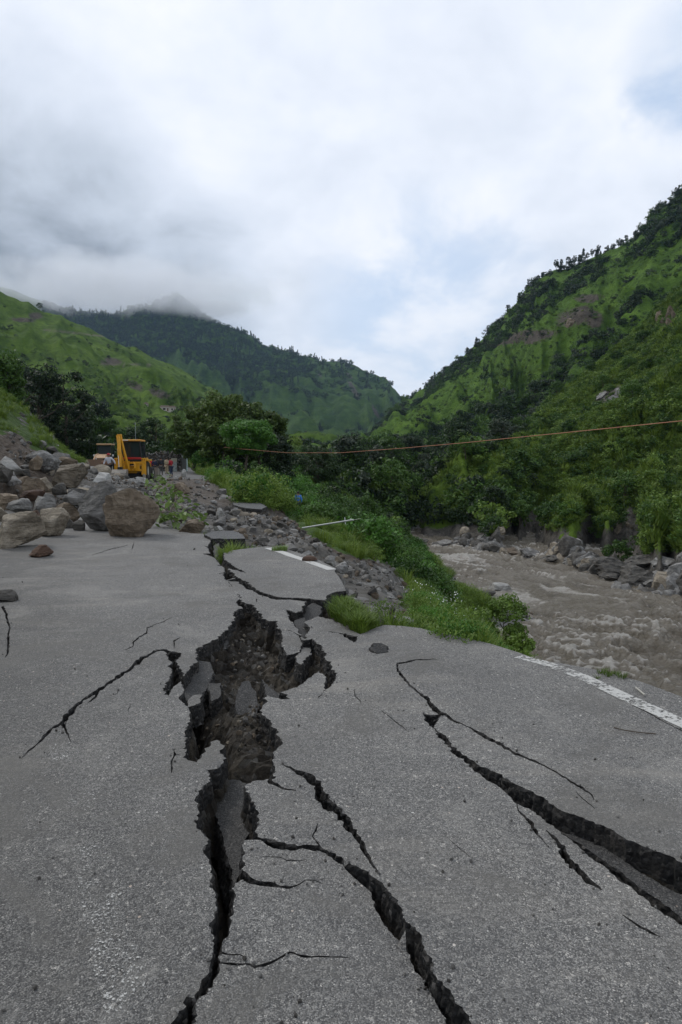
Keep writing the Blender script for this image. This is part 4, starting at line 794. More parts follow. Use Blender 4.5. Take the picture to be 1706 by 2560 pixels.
for a in (
    ('large brown boulder with a chipped underside resting on the road', 262, 1222, 394, 1343, None, 'rock_brown', 101, .9),
    ('big grey boulder just behind the large brown boulder', 200, 1203, 312, 1324, 15.6, 'rock_grey', 102, .9),
    ('broad tan boulder at the foot of the slide behind the small red-brown block', -6, 1280, 106, 1372, None, 'rock_tan', 103, .9),
    ('rounded tan boulder wedged between the broad tan boulder and the grey wedge', 88, 1270, 168, 1342, None, 'rock_tan', 104, .9),
    ('small dark red-brown block lying alone on the road', 71, 1361, 129, 1394, None, 'rock_red', 105, .8),
    ('dark brown stone on the road cut by the picture edge', -28, 1474, 41, 1508, None, 'rock_dark', 106, .8),
    ('large pale tan boulder high in the pile below the beige loader', 128, 1160, 216, 1220, 27, 'rock_tan', 107, .9),
    ('smooth grey-white boulder with a dark underside, topmost of the pile', 68, 1127, 142, 1184, 28, 'rock_grey', 108, 1.0),
    ('flat grey slab leaning to the right above the broad tan boulder', 20, 1246, 88, 1290, 18.3, 'rock_grey', 109, .8),
    ('rounded grey rock between the flat slab and the brown wedge', 80, 1241, 135, 1283, 18.8, 'rock_grey', 110, .9),
    ('brown wedge-shaped rock beside the big grey boulder', 133, 1256, 197, 1306, 17.4, 'rock_brown', 111, .9),
    ('long pale slab lying behind the big grey boulder', 160, 1226, 217, 1262, 20, 'rock_grey', 112, .6),
    ('small dark grey rock on the tarmac at the foot of the big grey boulder', 183, 1300, 216, 1327, None, 'rock_dark', 113, .9),
    ('dark grey rock at the picture edge under the brown earth bank', -12, 1163, 28, 1207, 22, 'rock_dark', 114, .9),
    ('brown rock at the picture edge above the broad tan boulder', -24, 1234, 43, 1274, 18.6, 'rock_brown', 115, .9),
    ('small tan rock at the picture edge beside the broad tan boulder', -22, 1267, 17, 1306, 16.6, 'rock_tan', 116, .9),
    ('dark reddish rock in the gap behind the rounded tan boulder', 66, 1275, 105, 1314, 17.6, 'rock_red', 117, .9),
    ('dark cube-like rock below the large pale tan boulder', 132, 1207, 169, 1237, 22, 'rock_dark', 118, .9),
    ('low grey rock between the dark cube-like rock and the big grey boulder', 172, 1220, 219, 1245, 22, 'rock_grey', 119, .9),
    ('pinkish brown flat rock in the middle of the pile', 56, 1225, 111, 1253, 20, 'rock_red', 120, .8),
    ('grey-brown slab above the pinkish flat rock', 58, 1196, 119, 1232, 21.5, 'rock_brown', 121, .8),
    ('thin grey slab propped against the rounded tan boulder', 154, 1293, 186, 1326, 16, 'rock_dark', 122, .7),
    ('brown slab leaning below the grey-white topmost boulder', 70, 1139, 106, 1176, 26, 'rock_brown', 123, .8),
    ('brown triangular rock at the far edge of the tarmac by the cut branch', 450, 1297, 512, 1335, 15.3, 'rock_brown', 124, .8),
    ('white angular stone right of the brown triangular rock', 533, 1314, 559, 1328, 16, 'rock_white', 125, .9),
    ('pale grey rock standing above the white angular stone', 540, 1271, 564, 1302, 19, 'rock_white', 126, .9),
    ('upright grey rock in the scree beside the grassy wedge', 905, 1518, 947, 1567, 8.2, 'rock_grey', 127, .8),
    ('flat grey slab with a rusty streak at the tarmac edge', 946, 1535, 1000, 1567, 7.7, 'rock_grey', 128, .8),
    ('low white rock in the grass beyond the tarmac edge', 990, 1541, 1035, 1562, 8.3, 'rock_white', 129, .8),
    ('pointed white rock at the end of the far painted line', 811, 1389, 838, 1420, 11.2, 'rock_white', 130, .8),
    ('grey block beside the pointed white rock', 838, 1404, 871, 1434, 11.3, 'rock_grey', 131, .9),
    ('brown flat stone lying on the far painted line', 756, 1389, 794, 1403, None, 'rock_red', 132, .8),
    ('light grey flat rock below the brown earth scar', 686, 1325, 711, 1339, 18, 'rock_white', 133, .8),
    ('pale rock bedded in the scree above the upright grey rock', 859, 1503, 909, 1534, 9.2, 'rock_white', 134, .7),
    ('dark boulder in the bushes beyond the broken road remnant', 640, 1214, 694, 1248, 44, 'rock_dark', 135, .9),
    ('white boulder at the corner of the broken road remnant', 547, 1236, 576, 1250, 31, 'rock_white', 136, .9),
    ('grey boulder behind the white boulder by the road remnant', 541, 1222, 566, 1238, 33, 'rock_grey', 137, .9),
    ('rusty red stone below the white boulder by the road remnant', 560, 1247, 582, 1262, 29, 'rock_red', 138, .9),
    ('white rock heap beside the men standing on the road', 452, 1173, 466, 1194, 62, 'rock_white', 139, .9),
    ('pale boulder pushed aside below the beige loader', 214, 1166, 246, 1196, 40, 'rock_grey', 140, .9),
    ('angular grey-white rock near the walking man with the red cap', 236, 1184, 262, 1202, 42, 'rock_white', 141, .9),
    ('grey rock left of the leafy branch below the yellow bucket', 318, 1196, 350, 1216, 36, 'rock_grey', 142, .9),
    ('pale rock at the top of the leafy cut branch', 344, 1192, 376, 1210, 38, 'rock_white', 143, .9),
    ('brown mound of rock on the dark scarp right of the cut branch', 432, 1206, 476, 1236, 33, 'rock_brown', 144, .9),
    ('white rock on the grassy slope at the upper picture edge', 38, 1040, 66, 1062, 35, 'rock_white', 145, .9),
    ('flat white rock perched at the end of the slope top', 64, 1032, 81, 1048, 36, 'rock_white', 146, .9),
    ('grey rock in the brown earth at the top of the slide', 88, 1102, 118, 1130, 31, 'rock_grey', 147, .9),
    ('grey lump above the large pale tan boulder', 116, 1116, 146, 1136, 31, 'rock_dark', 148, .9),
    ('tan rock at the road-side end of the slide below the beige loader', 202, 1150, 226, 1180, 42, 'rock_tan', 149, .9),
    ('small white stone on the gravel shoulder by the river', 1402, 1663, 1430, 1673, None, 'rock_white', 150, .9),
    ('layered white boulder standing in the flooded river', 1224, 1456, 1282, 1487, 61, 'rock_white', 151, .8),
    ('long low grey rock beside the white boulder in the river', 1180, 1474, 1238, 1490, 58.5, 'rock_dark', 152, .7)):
    boulder(a[0], *a[1:7], a[7], depth=a[8], rough=.085 if a[6] != 'rock_white' else .07, sub=5 if a[3] - a[1] > 60 else 4, cuts=13)
# bedrock ledges of the far bank
gl = 'rock ledges along the far bank of the river'
for k, (u0, v0, u1, v1, Y, m_) in enumerate(((1475, 1392, 1590, 1448, 68, 'rock_dark'), (1540, 1410, 1650, 1470, 64, 'rock_dark'), (1600, 1424, 1716, 1478, 62, 'rock_grey'), (1440, 1392, 1500, 1430, 72, 'rock_tan'), (1410, 1394, 1460, 1420, 76, 'rock_grey'), (1350, 1385, 1420, 1408, 79, 'rock_dark'), (1640, 1395, 1760, 1440, 65, 'rock_grey'), (1560, 1385, 1660, 1420, 70, 'rock_dark'), (1240, 1372, 1300, 1392, 85, 'rock_brown'), (1180, 1362, 1230, 1378, 89, 'rock_dark'), (1010, 1344, 1070, 1368, 95, 'rock_dark'), (1070, 1352, 1130, 1372, 93, 'rock_grey'), (1300, 1372, 1352, 1398, 82, 'rock_grey'), (1680, 1445, 1760, 1490, 60, 'rock_tan'), (1690, 1395, 1790, 1450, 62, 'rock_dark'), (1500, 1430, 1560, 1452, 66, 'rock_dark'))):
    w_ = ('darkest and longest of the slanting ledges at the far water line', 'slanting dark ledge right of the longest one', 'grey ledge dipping into the water at the picture edge', 'tan rock at the upstream end of the ledges', 'grey rock just left of the tan rock on the far bank', 'low dark rocks in the middle of the far bank', 'grey ledge behind the one dipping into the water', 'dark ledge below the streaked cliff', 'rusty brown rock at the far water line', 'dark low rock left of the rusty brown one', 'dark rocks where the river meets the near spur', 'grey rocks beside where the river meets the spur', 'grey rocks right of the rusty brown rock', 'tan boulder at the water by the picture edge', 'dark rock above the tan boulder at the picture edge', 'low dark rock awash in front of the longest ledge')[k]
    boulder(w_, u0, v0, u1, v1, Y, m_, 300 + k, 'bank_rock', 'rock', gl, depth=1.2, rough=.2, cuts=10, sub=4, tilt=R(-8 if k % 3 else 5), rz=rnd.uniform(-.4, .4))
# loose rocks of the slide and the scree, every one its own
protos = [rock_mesh(500 + k, 3, 12, .05) for k in range(14)]
pm_ = {}
def loose(label, group, pts, name='rock'):
    for (x, y, s, m_) in pts:
        k = rnd.randrange(14)
        if (k, m_) not in pm_: me_ = protos[k].copy(); me_.materials.append(M[m_]); pm_[(k, m_)] = me_
        z = float(ground_z(x, y)[0]); o = link(name, pm_[(k, m_)], None, None, label, 'rock', group, loc=(x, y, z + s * .16), rot=(rnd.uniform(-.5, .5), rnd.uniform(-.5, .5), rnd.uniform(0, 6.28)))
        o.scale = (s * rnd.uniform(.8, 1.3), s * rnd.uniform(.7, 1.1), s * rnd.uniform(.45, .8))
def pick(poly, n, smin, smax, mats_, pw=2.2):
    m = np.where((UU > -60) & (UU < 1760) & (yf < 60) & (yf > 6) & ~ins)[0]; m = m[inside(UU[m], VV[m], poly)]
    w = np.clip((yf[m] / 24) ** 1.2 + .15, 0, 1); m = nrg.choice(m, min(n, len(m)), False, w / w.sum())
    return [(xf[i] + rnd.uniform(-.1, .1), yf[i] + rnd.uniform(-.1, .1), smin + (smax - smin) * rnd.random() ** pw, rnd.choice(mats_)) for i in m]
loose('brown or grey rock lying loose in the landslide pile', 'loose rocks of the landslide', pick([(-20, 1120), (60, 1110), (230, 1180), (330, 1200), (400, 1300), (390, 1330), (150, 1345), (-20, 1340)], 100, .25, 1.15, ['rock_brown', 'rock_grey', 'rock_grey', 'rock_tan', 'rock_tan', 'rock_white', 'rock_dark'], 1.7))
loose('grey stone lying in the scree between the tarmac and the grass bank', 'stones of the scree', pick([(400, 1268), (560, 1262), (680, 1290), (760, 1350), (860, 1410), (960, 1490), (1000, 1560), (870, 1560), (850, 1430), (640, 1360), (420, 1320)], 110, .10, .42, ['rock_grey', 'rock_grey', 'rock_white', 'rock_dark', 'rock_tan'], 2.6))
loose('pale stone scattered on the cleared road near the machines', 'stones on the cleared road', pick([(200, 1160), (500, 1165), (540, 1230), (330, 1215), (210, 1200)], 30, .15, .5, ['rock_grey', 'rock_white', 'rock_tan']))
loose('pale stone in the grass of the upper slope', 'stones on the grassy slope', pick([(0, 1000), (60, 1030), (190, 1130), (230, 1170), (110, 1140), (0, 1060)], 12, .2, .6, ['rock_grey', 'rock_white']))
loose('grey stone on the gravel bar at the near water edge', 'stones of the gravel bar', [(x + rnd.uniform(-3.4, 2.2), y + rnd.uniform(-6, 5), rnd.uniform(.25, .8), rnd.choice(['rock_white', 'rock_grey', 'rock_dark'])) for x, y in [(11.2, 57)] * 26 + [(12.6, 47)] * 8])

def scatter_mesh(name, pts, protos_, mats_, label, cat, parent=None):     # many small real stones as one mass
    Vs, Fs, mi, k = [], [], [], 0; g = np.random.default_rng(9)
    data = []
    for pme in protos_:
        v = np.empty(len(pme.vertices) * 3, np.float32); pme.vertices.foreach_get('co', v); f = np.empty(len(pme.polygons) * 3, np.int32); pme.polygons.foreach_get('vertices', f); data.append((v.reshape(-1, 3), f.reshape(-1, 3)))
    for (x, y, z, s) in pts:
        v, f = data[g.integers(len(data))]; e = Euler(g.uniform(0, 6.28, 3)).to_matrix(); v = (v * np.array([1, g.uniform(.6, 1), g.uniform(.45, .9)])) @ np.array(e).T * s + np.array([x, y, z])
        Vs.append(v); Fs.append(f + k); k += len(v); mi += [int(g.integers(len(mats_)))] * len(f)
    o = link(name, mesh_np(name, np.vstack(Vs), np.vstack(Fs), False, mi), [M[q] for q in mats_], parent, label, cat, kind='stuff'); return o
small = [rock_mesh(700 + k, 1, 6, .10) for k in range(8)]
m_ = np.where((bare > .5) & (yf < 62) & (yf > 7) & ~ins & ((gravel < .6) | (nrg.random(len(xf)) < .25)) & ((brown < .5) | (UU < 380) | (nrg.random(len(xf)) < .3)))[0]; m_ = nrg.choice(m_, 9500, True)
px_ = xf[m_] + nrg.uniform(-.15, .15, len(m_)); py_ = yf[m_] + nrg.uniform(-.1, .1, len(m_)); ps_ = (.03 + .15 * nrg.random(len(m_)) ** 4) * (.7 + py_ / 30)
pts = list(zip(px_, py_, ground_z(px_, py_) + ps_ * .2, ps_))                # fine rubble of scree and slide
gb = nrg.normal(0, 1, (500, 2)) * np.array([1.8, 3.2]) + np.array([10.8, 57]); gs = .1 + .35 * nrg.random(500) ** 2; pts += list(zip(gb[:, 0], gb[:, 1], ground_z(gb[:, 0], gb[:, 1]) + .05, gs))
scatter_mesh('rubble', pts, small, ['rock_grey', 'rubble', 'rock_dark', 'rock_brown', 'rock_white'], 'fine grey rubble strewn over the slide and the scree', 'rubble')
c_ = np.column_stack([nrg.uniform(-2.2, 1.2, 22000), nrg.uniform(1.8, 9, 22000)]); c_ = c_[inside(c_[:, 0], c_[:, 1], PITW)][:7500]; ps_ = .007 + .045 * nrg.random(len(c_)) ** 3
pts = list(zip(c_[:, 0], c_[:, 1], np.minimum(BED(c_[:, 0], c_[:, 1]) + .06, -.12) + ps_ * .25 + nrg.uniform(-.03, .05, len(c_)), ps_))   # clods and stones in the hole
scatter_mesh('pit_rubble', pts, small, ['earth', 'earth', 'rubble', 'rock_brown', 'rock_dark', 'rock_tan', 'broken'], 'brown earth clods and stones filling the hole in the road', 'rubble')
pts = []
for h in HOLES:
    for (x, y) in h[::2]:
        if rnd.random() < .5: d = rnd.uniform(.0, .12) * rnd.random() ** 1.5; a = rnd.uniform(0, 6.28); xx, yy = x + d * math.cos(a), y + d * math.sin(a); s = .004 + .014 * rnd.random() ** 3; pts.append((xx, yy, float(H(xx, yy)[0]) + s * .25, s))
for _ in range(420):
    u, v = rnd.uniform(0, 1706), 1330 + 1230 * rnd.random() ** .6; x, y, _z = G(u, v)
    if inside([x], [y], OUT)[0]: s = .005 + .016 * rnd.random() ** 4; s *= max(.8, y / 5); pts.append((x, y, float(H(x, y)[0]) + s * .25, s))
keep_ = ~np.any([inside([p[0] for p in pts], [p[1] for p in pts], h) for h in HOLES], axis=0)
scatter_mesh('loose_chippings', [p for p, k in zip(pts, keep_) if k], small, ['rubble', 'rock_grey', 'rock_white', 'rock_dark'], 'loose grit and chippings scattered on the tarmac', 'chippings')

hq = HS['q'].reshape(*HS['sh'], 3); pts = []
for _ in range(2600):
    a = rnd.randrange(1, 40); c = rnd.randrange(HS['sh'][1]); x, y, z = hq[a, c]; near_ = np.clip((x - 12) / 22, 0, 1)
    if WATER - .8 < z < WATER + .6 + 2.6 * near_ + rnd.uniform(-.5, 1.5): s_ = (.5 + 1.2 * rnd.random() ** 2) * (1 + 1.1 * near_); pts.append((x + rnd.uniform(-.5, .5), y - rnd.uniform(0, 1.6), z + rnd.uniform(-.4, .2), s_))
scatter_mesh('bank_rubble', pts, [rock_mesh(720 + k, 2, 8, .15) for k in range(6)], ['rock_dark', 'rock_grey', 'rock_dark', 'rock_grey', 'rock_tan'], 'broken dark rock lining the far water edge', 'rubble')
def outcrop(label, u0, v0, u1, v1, m_, seed, Hd=HS, n=5):
    k = np.where((Hd['u'] > u0) & (Hd['u'] < u1) & (Hd['v'] > v0) & (Hd['v'] < v1) & (Hd['t'] < .97))[0]; c = Hd['q'][k].mean(0); t = empty('rock_outcrop', tuple(c), 0, label, 'rock outcrop'); Y_ = c[1]; w = (u1 - u0) / F * Y_; h = (v1 - v0) / F * Y_; g = random.Random(seed)
    for i in range(n):
        q = Hd['q'][k[g.randrange(len(k))]] - c; o = link('crag', rock_mesh(seed + i, 4, 10, .2), M[m_], t, loc=tuple(q + np.array([0, 1.0, 0]))); o.scale = (w * g.uniform(.3, .55), w * g.uniform(.3, .45), h * g.uniform(.35, .7)); o.rotation_euler = (g.uniform(-.3, .1), g.uniform(-.3, .3), g.uniform(-.5, .5))
outcrop('grey cliff outcrop standing out of the green spur above the cable', 1498, 964, 1572, 1018, 'rock_grey', 900, n=6)
outcrop('streaked brown cliff above the rock ledges of the far bank', 1548, 1235, 1605, 1345, 'rock_tan', 910, n=6)
outcrop('brown rock scar on the spur at the picture edge above the cliff outcrop', 1655, 735, 1712, 850, 'rock_brown', 920, n=5)
outcrop('small dark crag left of the streaked cliff on the far bank', 1330, 1290, 1366, 1330, 'rock_dark', 930, n=4)
outcrop('small pale crag below the cable in the middle of the spur', 1440, 1110, 1476, 1150, 'rock_grey', 940, n=3)
outcrop('bare brown slip face high on the grassy mountain side', 1395, 765, 1475, 815, 'rock_brown', 950, HB, 4)
# shard of the old road, left standing across the washed-out gap
zr_ = float(np.max(ground_z([p[0] for p in frem], [p[1] for p in frem]))) + .02
o = link('road_remnant', sheet(jag(frem, .8, 9), [], lambda x, y: zr_ + .02 * fbm(xy3(x, y, 1), 2, 3), .4, thick=.15)[0][1], [M['asphalt_far'], M['broken'], M['earth']], None, 'broken-off shelf of tarmac left standing beyond the scree', 'road remnant')

# ================================================================== machines
PAL = dict(yellow=plain('machine_yellow', (.58, .28, .012), .45, 0, .45), orange=plain('roof_orange', (.62, .30, .06), .5, 0, .3), black=plain('machine_black', (.015, .015, .016), .5), red=plain('machine_red', (.35, .02, .015), .5), tyre=plain('tyre_rubber', (.03, .029, .027), .9, 0, .6), steel=plain('bucket_steel', (.26, .235, .20), .55, .3, .5), rim=plain('rim_pale', (.4, .38, .33), .6), beige=plain('faded_beige', (.52, .34, .20), .6, 0, .4), brownst=plain('worn_brown_steel', (.15, .095, .06), .6, .2, .5), chrome=plain('ram_rod', (.6, .6, .6), .25, .9, .1), lamp=plain('lamp_red', (.3, .03, .02), .4), white=plain('white_paint', (.6, .6, .58), .5, 0, .3))
m, t, b, _ = mat('cab_glass'); t.put(b, 'Base Color', (.02, .027, .03, 1)); t.put(b, 'Roughness', .08); t.put(b, 'Specular IOR Level', .6); PAL['glass'] = m
def backhoe():
    x, y, z = P(327, 1197, 52.5); z = float(ground_z(x, y)[0])
    t = empty('backhoe_loader', (x, y, z), R(4), 'yellow backhoe loader seen from behind with boom raised and bucket down', 'backhoe loader'); Q = PAL
    MB().box((-.45, .2, .55), (.45, 4.6, 1.15), bev=.05).build('chassis', Q['yellow'], t)
    h = MB().box((-.42, 2.9, 1.0), (.42, 4.7, 1.75), bev=.08).build('engine_hood', Q['yellow'], t)
    for sx in (-1, 1):
        w = MB().wheel((sx * .95, .95, .74), .74, .46).build('rear_wheel', Q['tyre'], t, True); MB().cyl((sx * 1.0 - .12, .95, .74), (sx * 1.0 + .12, .95, .74), .42, 20).build('rim', Q['rim'], w)
        w = MB().wheel((sx * .85, 3.6, .5), .5, .34, 22).build('front_wheel', Q['tyre'], t, True); MB().cyl((sx * .88 - .1, 3.6, .5), (sx * .88 + .1, 3.6, .5), .28, 16).build('rim', Q['rim'], w)
        MB().box((sx * .95 - .32, .1, 1.48), (sx * .95 + .32, 1.85, 1.62), bev=.04).build('mudguard', Q['yellow'], t)
        p_ = MB().box((sx * 1.02 - .16, -.12, .42), (sx * 1.02 + .16, .12, 1.72), bev=.03).build('stabiliser', Q['yellow'], t); MB().box((sx * 1.04 - .10, -.16, .02), (sx * 1.04 + .10, .1, .5), bev=.02).build('stabiliser_foot', Q['steel'], p_)
        MB().cyl((sx * 1.02 - .09, -.14, 1.58), (sx * 1.02 - .09, -.11, 1.58), .05, 10).build('tail_lamp', Q['lamp'], t); MB().cyl((sx * 1.02 + .09, -.14, 1.58), (sx * 1.02 + .09, -.11, 1.58), .04, 10).build('tail_lamp', Q['lamp'], t)
        MB().box((sx * .97 - .05, .5, 2.45), (sx * .97 + .05, .62, 2.75), bev=.02).build('mirror', Q['black'], t)
    fr = MB(); fr.box((-1.12, -.08, 1.28), (1.12, .08, 1.42), bev=.02); fr.box((-1.12, -.06, .72), (1.12, .1, .88), bev=.02); fr.box((.28, -.05, .85), (.72, .05, 1.3)); fr.box((-.95, -.05, .85), (-.55, .05, 1.3)); fr.build('slew_frame', Q['yellow'], t)
    MB().box((-.86, -.02, 1.45), (.86, .3, 1.62), bev=.03).build('lower_cab_panel', Q['black'], t); MB().box((-.86, -.06, 1.62), (.86, .28, 1.78), bev=.03).build('red_panel', Q['red'], t)
    MB().box((-.6, .3, .25), (.6, 2.6, .6), bev=.03).build('underbody', Q['black'], t)
    cab = MB()
    for sx in (-1, 1):
        cab.tube([(sx * .86, 0, 1.7), (sx * .70, .12, 3.0)], .06, 6); cab.tube([(sx * .86, 1.5, 1.6), (sx * .70, 1.4, 3.0)], .06, 6)
    cab.tube([(-.70, .12, 2.98), (.70, .12, 2.98)], .05, 6).tube([(0.05, .08, 1.78), (0.05, .12, 2.98)], .03, 6).box((-.7, .35, 1.5), (.7, 1.3, 1.75)); cb = cab.build('cab_frame', Q['black'], t)
    g = MB(); g.prism([(-.80, 1.78), (.80, 1.78), (.66, 2.94), (-.66, 2.94)], 'y', .14, .16).build('rear_window', Q['glass'], t)
    for sx in (-1, 1): MB().prism([(.12, 1.75), (1.48, 1.65), (1.38, 2.94), (.2, 2.94)], 'x', sx * .765 - .01, sx * .765 + .01).build('side_window', Q['glass'], t)
    MB().box((-.84, -.08, 3.0), (.84, 1.62, 3.14), bev=.06).build('cab_roof', Q['orange'], t); MB().box((-.55, -.11, 3.04), (-.1, -.085, 3.11)).build('roof_decal', Q['white'], t)
    MB().box((.2, .3, 1.5), (.6, .75, 2.35), bev=.08).build('seat', Q['black'], t)
    # backhoe: kingpost, boom up and over to the left, dipper folded down, bucket on the ground
    MB().box((-.42, -.32, .72), (-.02, .0, 1.5), bev=.04).build('kingpost', Q['yellow'], t)
    bm_ = MB(); S1 = [(-.18, -.42, .85), (-.30, -.62, 1.6), (-.45, -.75, 2.4), (-.58, -.72, 3.05), (-.64, -.62, 3.42)]
    for off in (-.15, .15):
        for a_, c_, w1_, w2_ in zip(S1, S1[1:], (.17, .2, .17, .14), (.2, .17, .14, .12)):
            A0, A1 = Vector(a_) + Vector((off, 0, 0)), Vector(c_) + Vector((off, 0, 0)); bm_.tube([A0, A1], [w1_ * .6, w2_ * .6], 6)
    bm_.box((-.78, -.72, 2.85), (-.44, -.5, 3.5), bev=.03); bm_.build('boom', Q['yellow'], t)
    dp = MB(); dp.tube([(-.62, -.80, 3.3), (-.52, -1.15, 2.2), (-.46, -1.30, 1.15), (-.45, -1.32, .78)], [.13, .17, .13, .1], 6); dp.build('dipper_arm', Q['yellow'], t)
    MB().tube([(-.60, -.95, 2.9), (-.56, -1.32, 1.9)], .05, 8).build('ram_barrel', Q['yellow'], t); MB().tube([(-.56, -1.32, 1.9), (-.50, -1.42, 1.0)], .028, 8).build('ram_rod', Q['chrome'], t)
    MB().tube([(.30, -.2, 1.36), (.42, -.35, 1.25), (.42, -.4, .95), (.28, -.3, .8)], .07, 8).build('hose_guard', Q['yellow'], t)
    pr = [(-1.05, .86), (-1.5, .86), (-1.78, .62), (-1.84, .3), (-1.66, .03), (-1.2, 0), (-1.16, .05), (-1.58, .12), (-1.74, .34), (-1.68, .58), (-1.46, .78), (-1.05, .80)]
    bk = MB().prism(pr, 'x', -.97, .05).prism([(-1.05, .86), (-1.5, .86), (-1.78, .62), (-1.84, .3), (-1.66, .03), (-1.2, 0)], 'x', -1.0, -.97).prism([(-1.05, .86), (-1.5, .86), (-1.78, .62), (-1.84, .3), (-1.66, .03), (-1.2, 0)], 'x', .05, .08).build('bucket', Q['steel'], t)
    for k in range(5): MB().box((-.93 + k * .22, -1.26, -.02), (-.85 + k * .22, -1.05, .04)).build('tooth', Q['steel'], bk)
    MB().box((-.62, -1.45, .86), (-.28, -1.15, 1.05), bev=.03).build('bucket_link', Q['black'], t)
    MB().prism([(4.9, .15), (5.7, .1), (5.6, .8), (4.9, .95)], 'x', -1.12, 1.12).build('front_shovel', Q['steel'], t)
    for sx in (-1, 1): MB().tube([(sx * .62, 2.7, 1.55), (sx * .62, 4.1, 1.3), (sx * .62, 5.0, .5)], .09, 6).build('loader_arm', Q['yellow'], t)
def loader():
    x, y, z = P(249, 1184, 71); z = float(ground_z(x, y)[0]) + .05
    t = empty('wheel_loader', (x, y, z), R(6), 'faded beige loader facing the slide with its wide brown shovel lowered', 'loader'); Q = PAL
    MB().box((-.5, .6, .5), (.5, 4.6, 1.2), bev=.06).build('chassis', Q['beige'], t)
    MB().prism([(.55, 1.0), (2.3, 1.0), (2.3, 2.0), (1.0, 1.85), (.55, 1.6)], 'x', -.48, .48).build('engine_hood', Q['beige'], t); MB().box((-.34, .5, 1.1), (.34, .56, 1.55)).build('grille', Q['brownst'], t)
    for sx in (-1, 1):
        w = MB().wheel((sx * .92, 1.2, .5), .5, .34, 22).build('front_wheel', Q['tyre'], t, True); MB().cyl((sx * .95 - .1, 1.2, .5), (sx * .95 + .1, 1.2, .5), .28, 16).build('rim', Q['rim'], w)
        w = MB().wheel((sx * .98, 3.6, .74), .74, .44).build('rear_wheel', Q['tyre'], t, True); MB().cyl((sx * 1.0 - .12, 3.6, .74), (sx * 1.0 + .12, 3.6, .74), .4, 16).build('rim', Q['rim'], w)
        MB().tube([(sx * .62, 2.5, 2.0), (sx * .64, 1.2, 1.85), (sx * .66, .3, 1.2), (sx * .66, -.3, .55)], .10, 6).build('loader_arm', Q['beige'], t)
        MB().tube([(sx * .5, 1.8, 1.4), (sx * .55, .2, 1.3)], .06, 6).build('ram_barrel', Q['beige'], t)
        MB().box((sx * .98 - .08, 1.9, 1.75), (sx * .98 + .08, 2.0, 1.95), bev=.03).build('mirror', Q['white'], t); MB().cyl((sx * .42, .48, 1.5), (sx * .42, .54, 1.5), .07, 10).build('headlamp', Q['white'], t)
    MB().prism([(-.2, 1.42), (-.28, .7), (-.5, .3), (-1.25, .22), (-1.25, .27), (-.6, .36), (-.4, .75), (-.3, 1.42)], 'x', -1.15, 1.15).prism([(-.2, 1.42), (-.5, .3), (-1.25, .22), (-.7, 1.0)], 'x', -1.18, -1.15).prism([(-.2, 1.42), (-.5, .3), (-1.25, .22), (-.7, 1.0)], 'x', 1.15, 1.18).build('shovel', Q['brownst'], t)
    cab = MB()
    for sx in (-1, 1): cab.tube([(sx * .72, 2.3, 1.5), (sx * .62, 2.45, 2.95)], .06, 6).tube([(sx * .75, 3.8, 1.4), (sx * .65, 3.7, 2.95)], .06, 6)
    cab.box((-.72, 2.3, 1.2), (.72, 3.8, 1.7)).build('cab_frame', Q['black'], t)
    MB().prism([(-.66, 1.7), (.66, 1.7), (.56, 2.9), (-.56, 2.9)], 'y', 2.40, 2.42).build('windscreen', Q['glass'], t); MB().prism([(-.66, 1.7), (.66, 1.7), (.56, 2.9), (-.56, 2.9)], 'y', 3.72, 3.74).build('rear_window', Q['glass'], t)
    for sx in (-1, 1): MB().prism([(2.4, 1.7), (3.74, 1.7), (3.68, 2.9), (2.48, 2.9)], 'x', sx * .67 - .01, sx * .67 + .01).build('side_window', Q['glass'], t)
    MB().box((-.8, 2.2, 2.95), (.8, 3.95, 3.12), bev=.07).build('cab_roof', plain('roof_tan', (.42, .26, .13), .6, 0, .4), t)
backhoe(); loader()

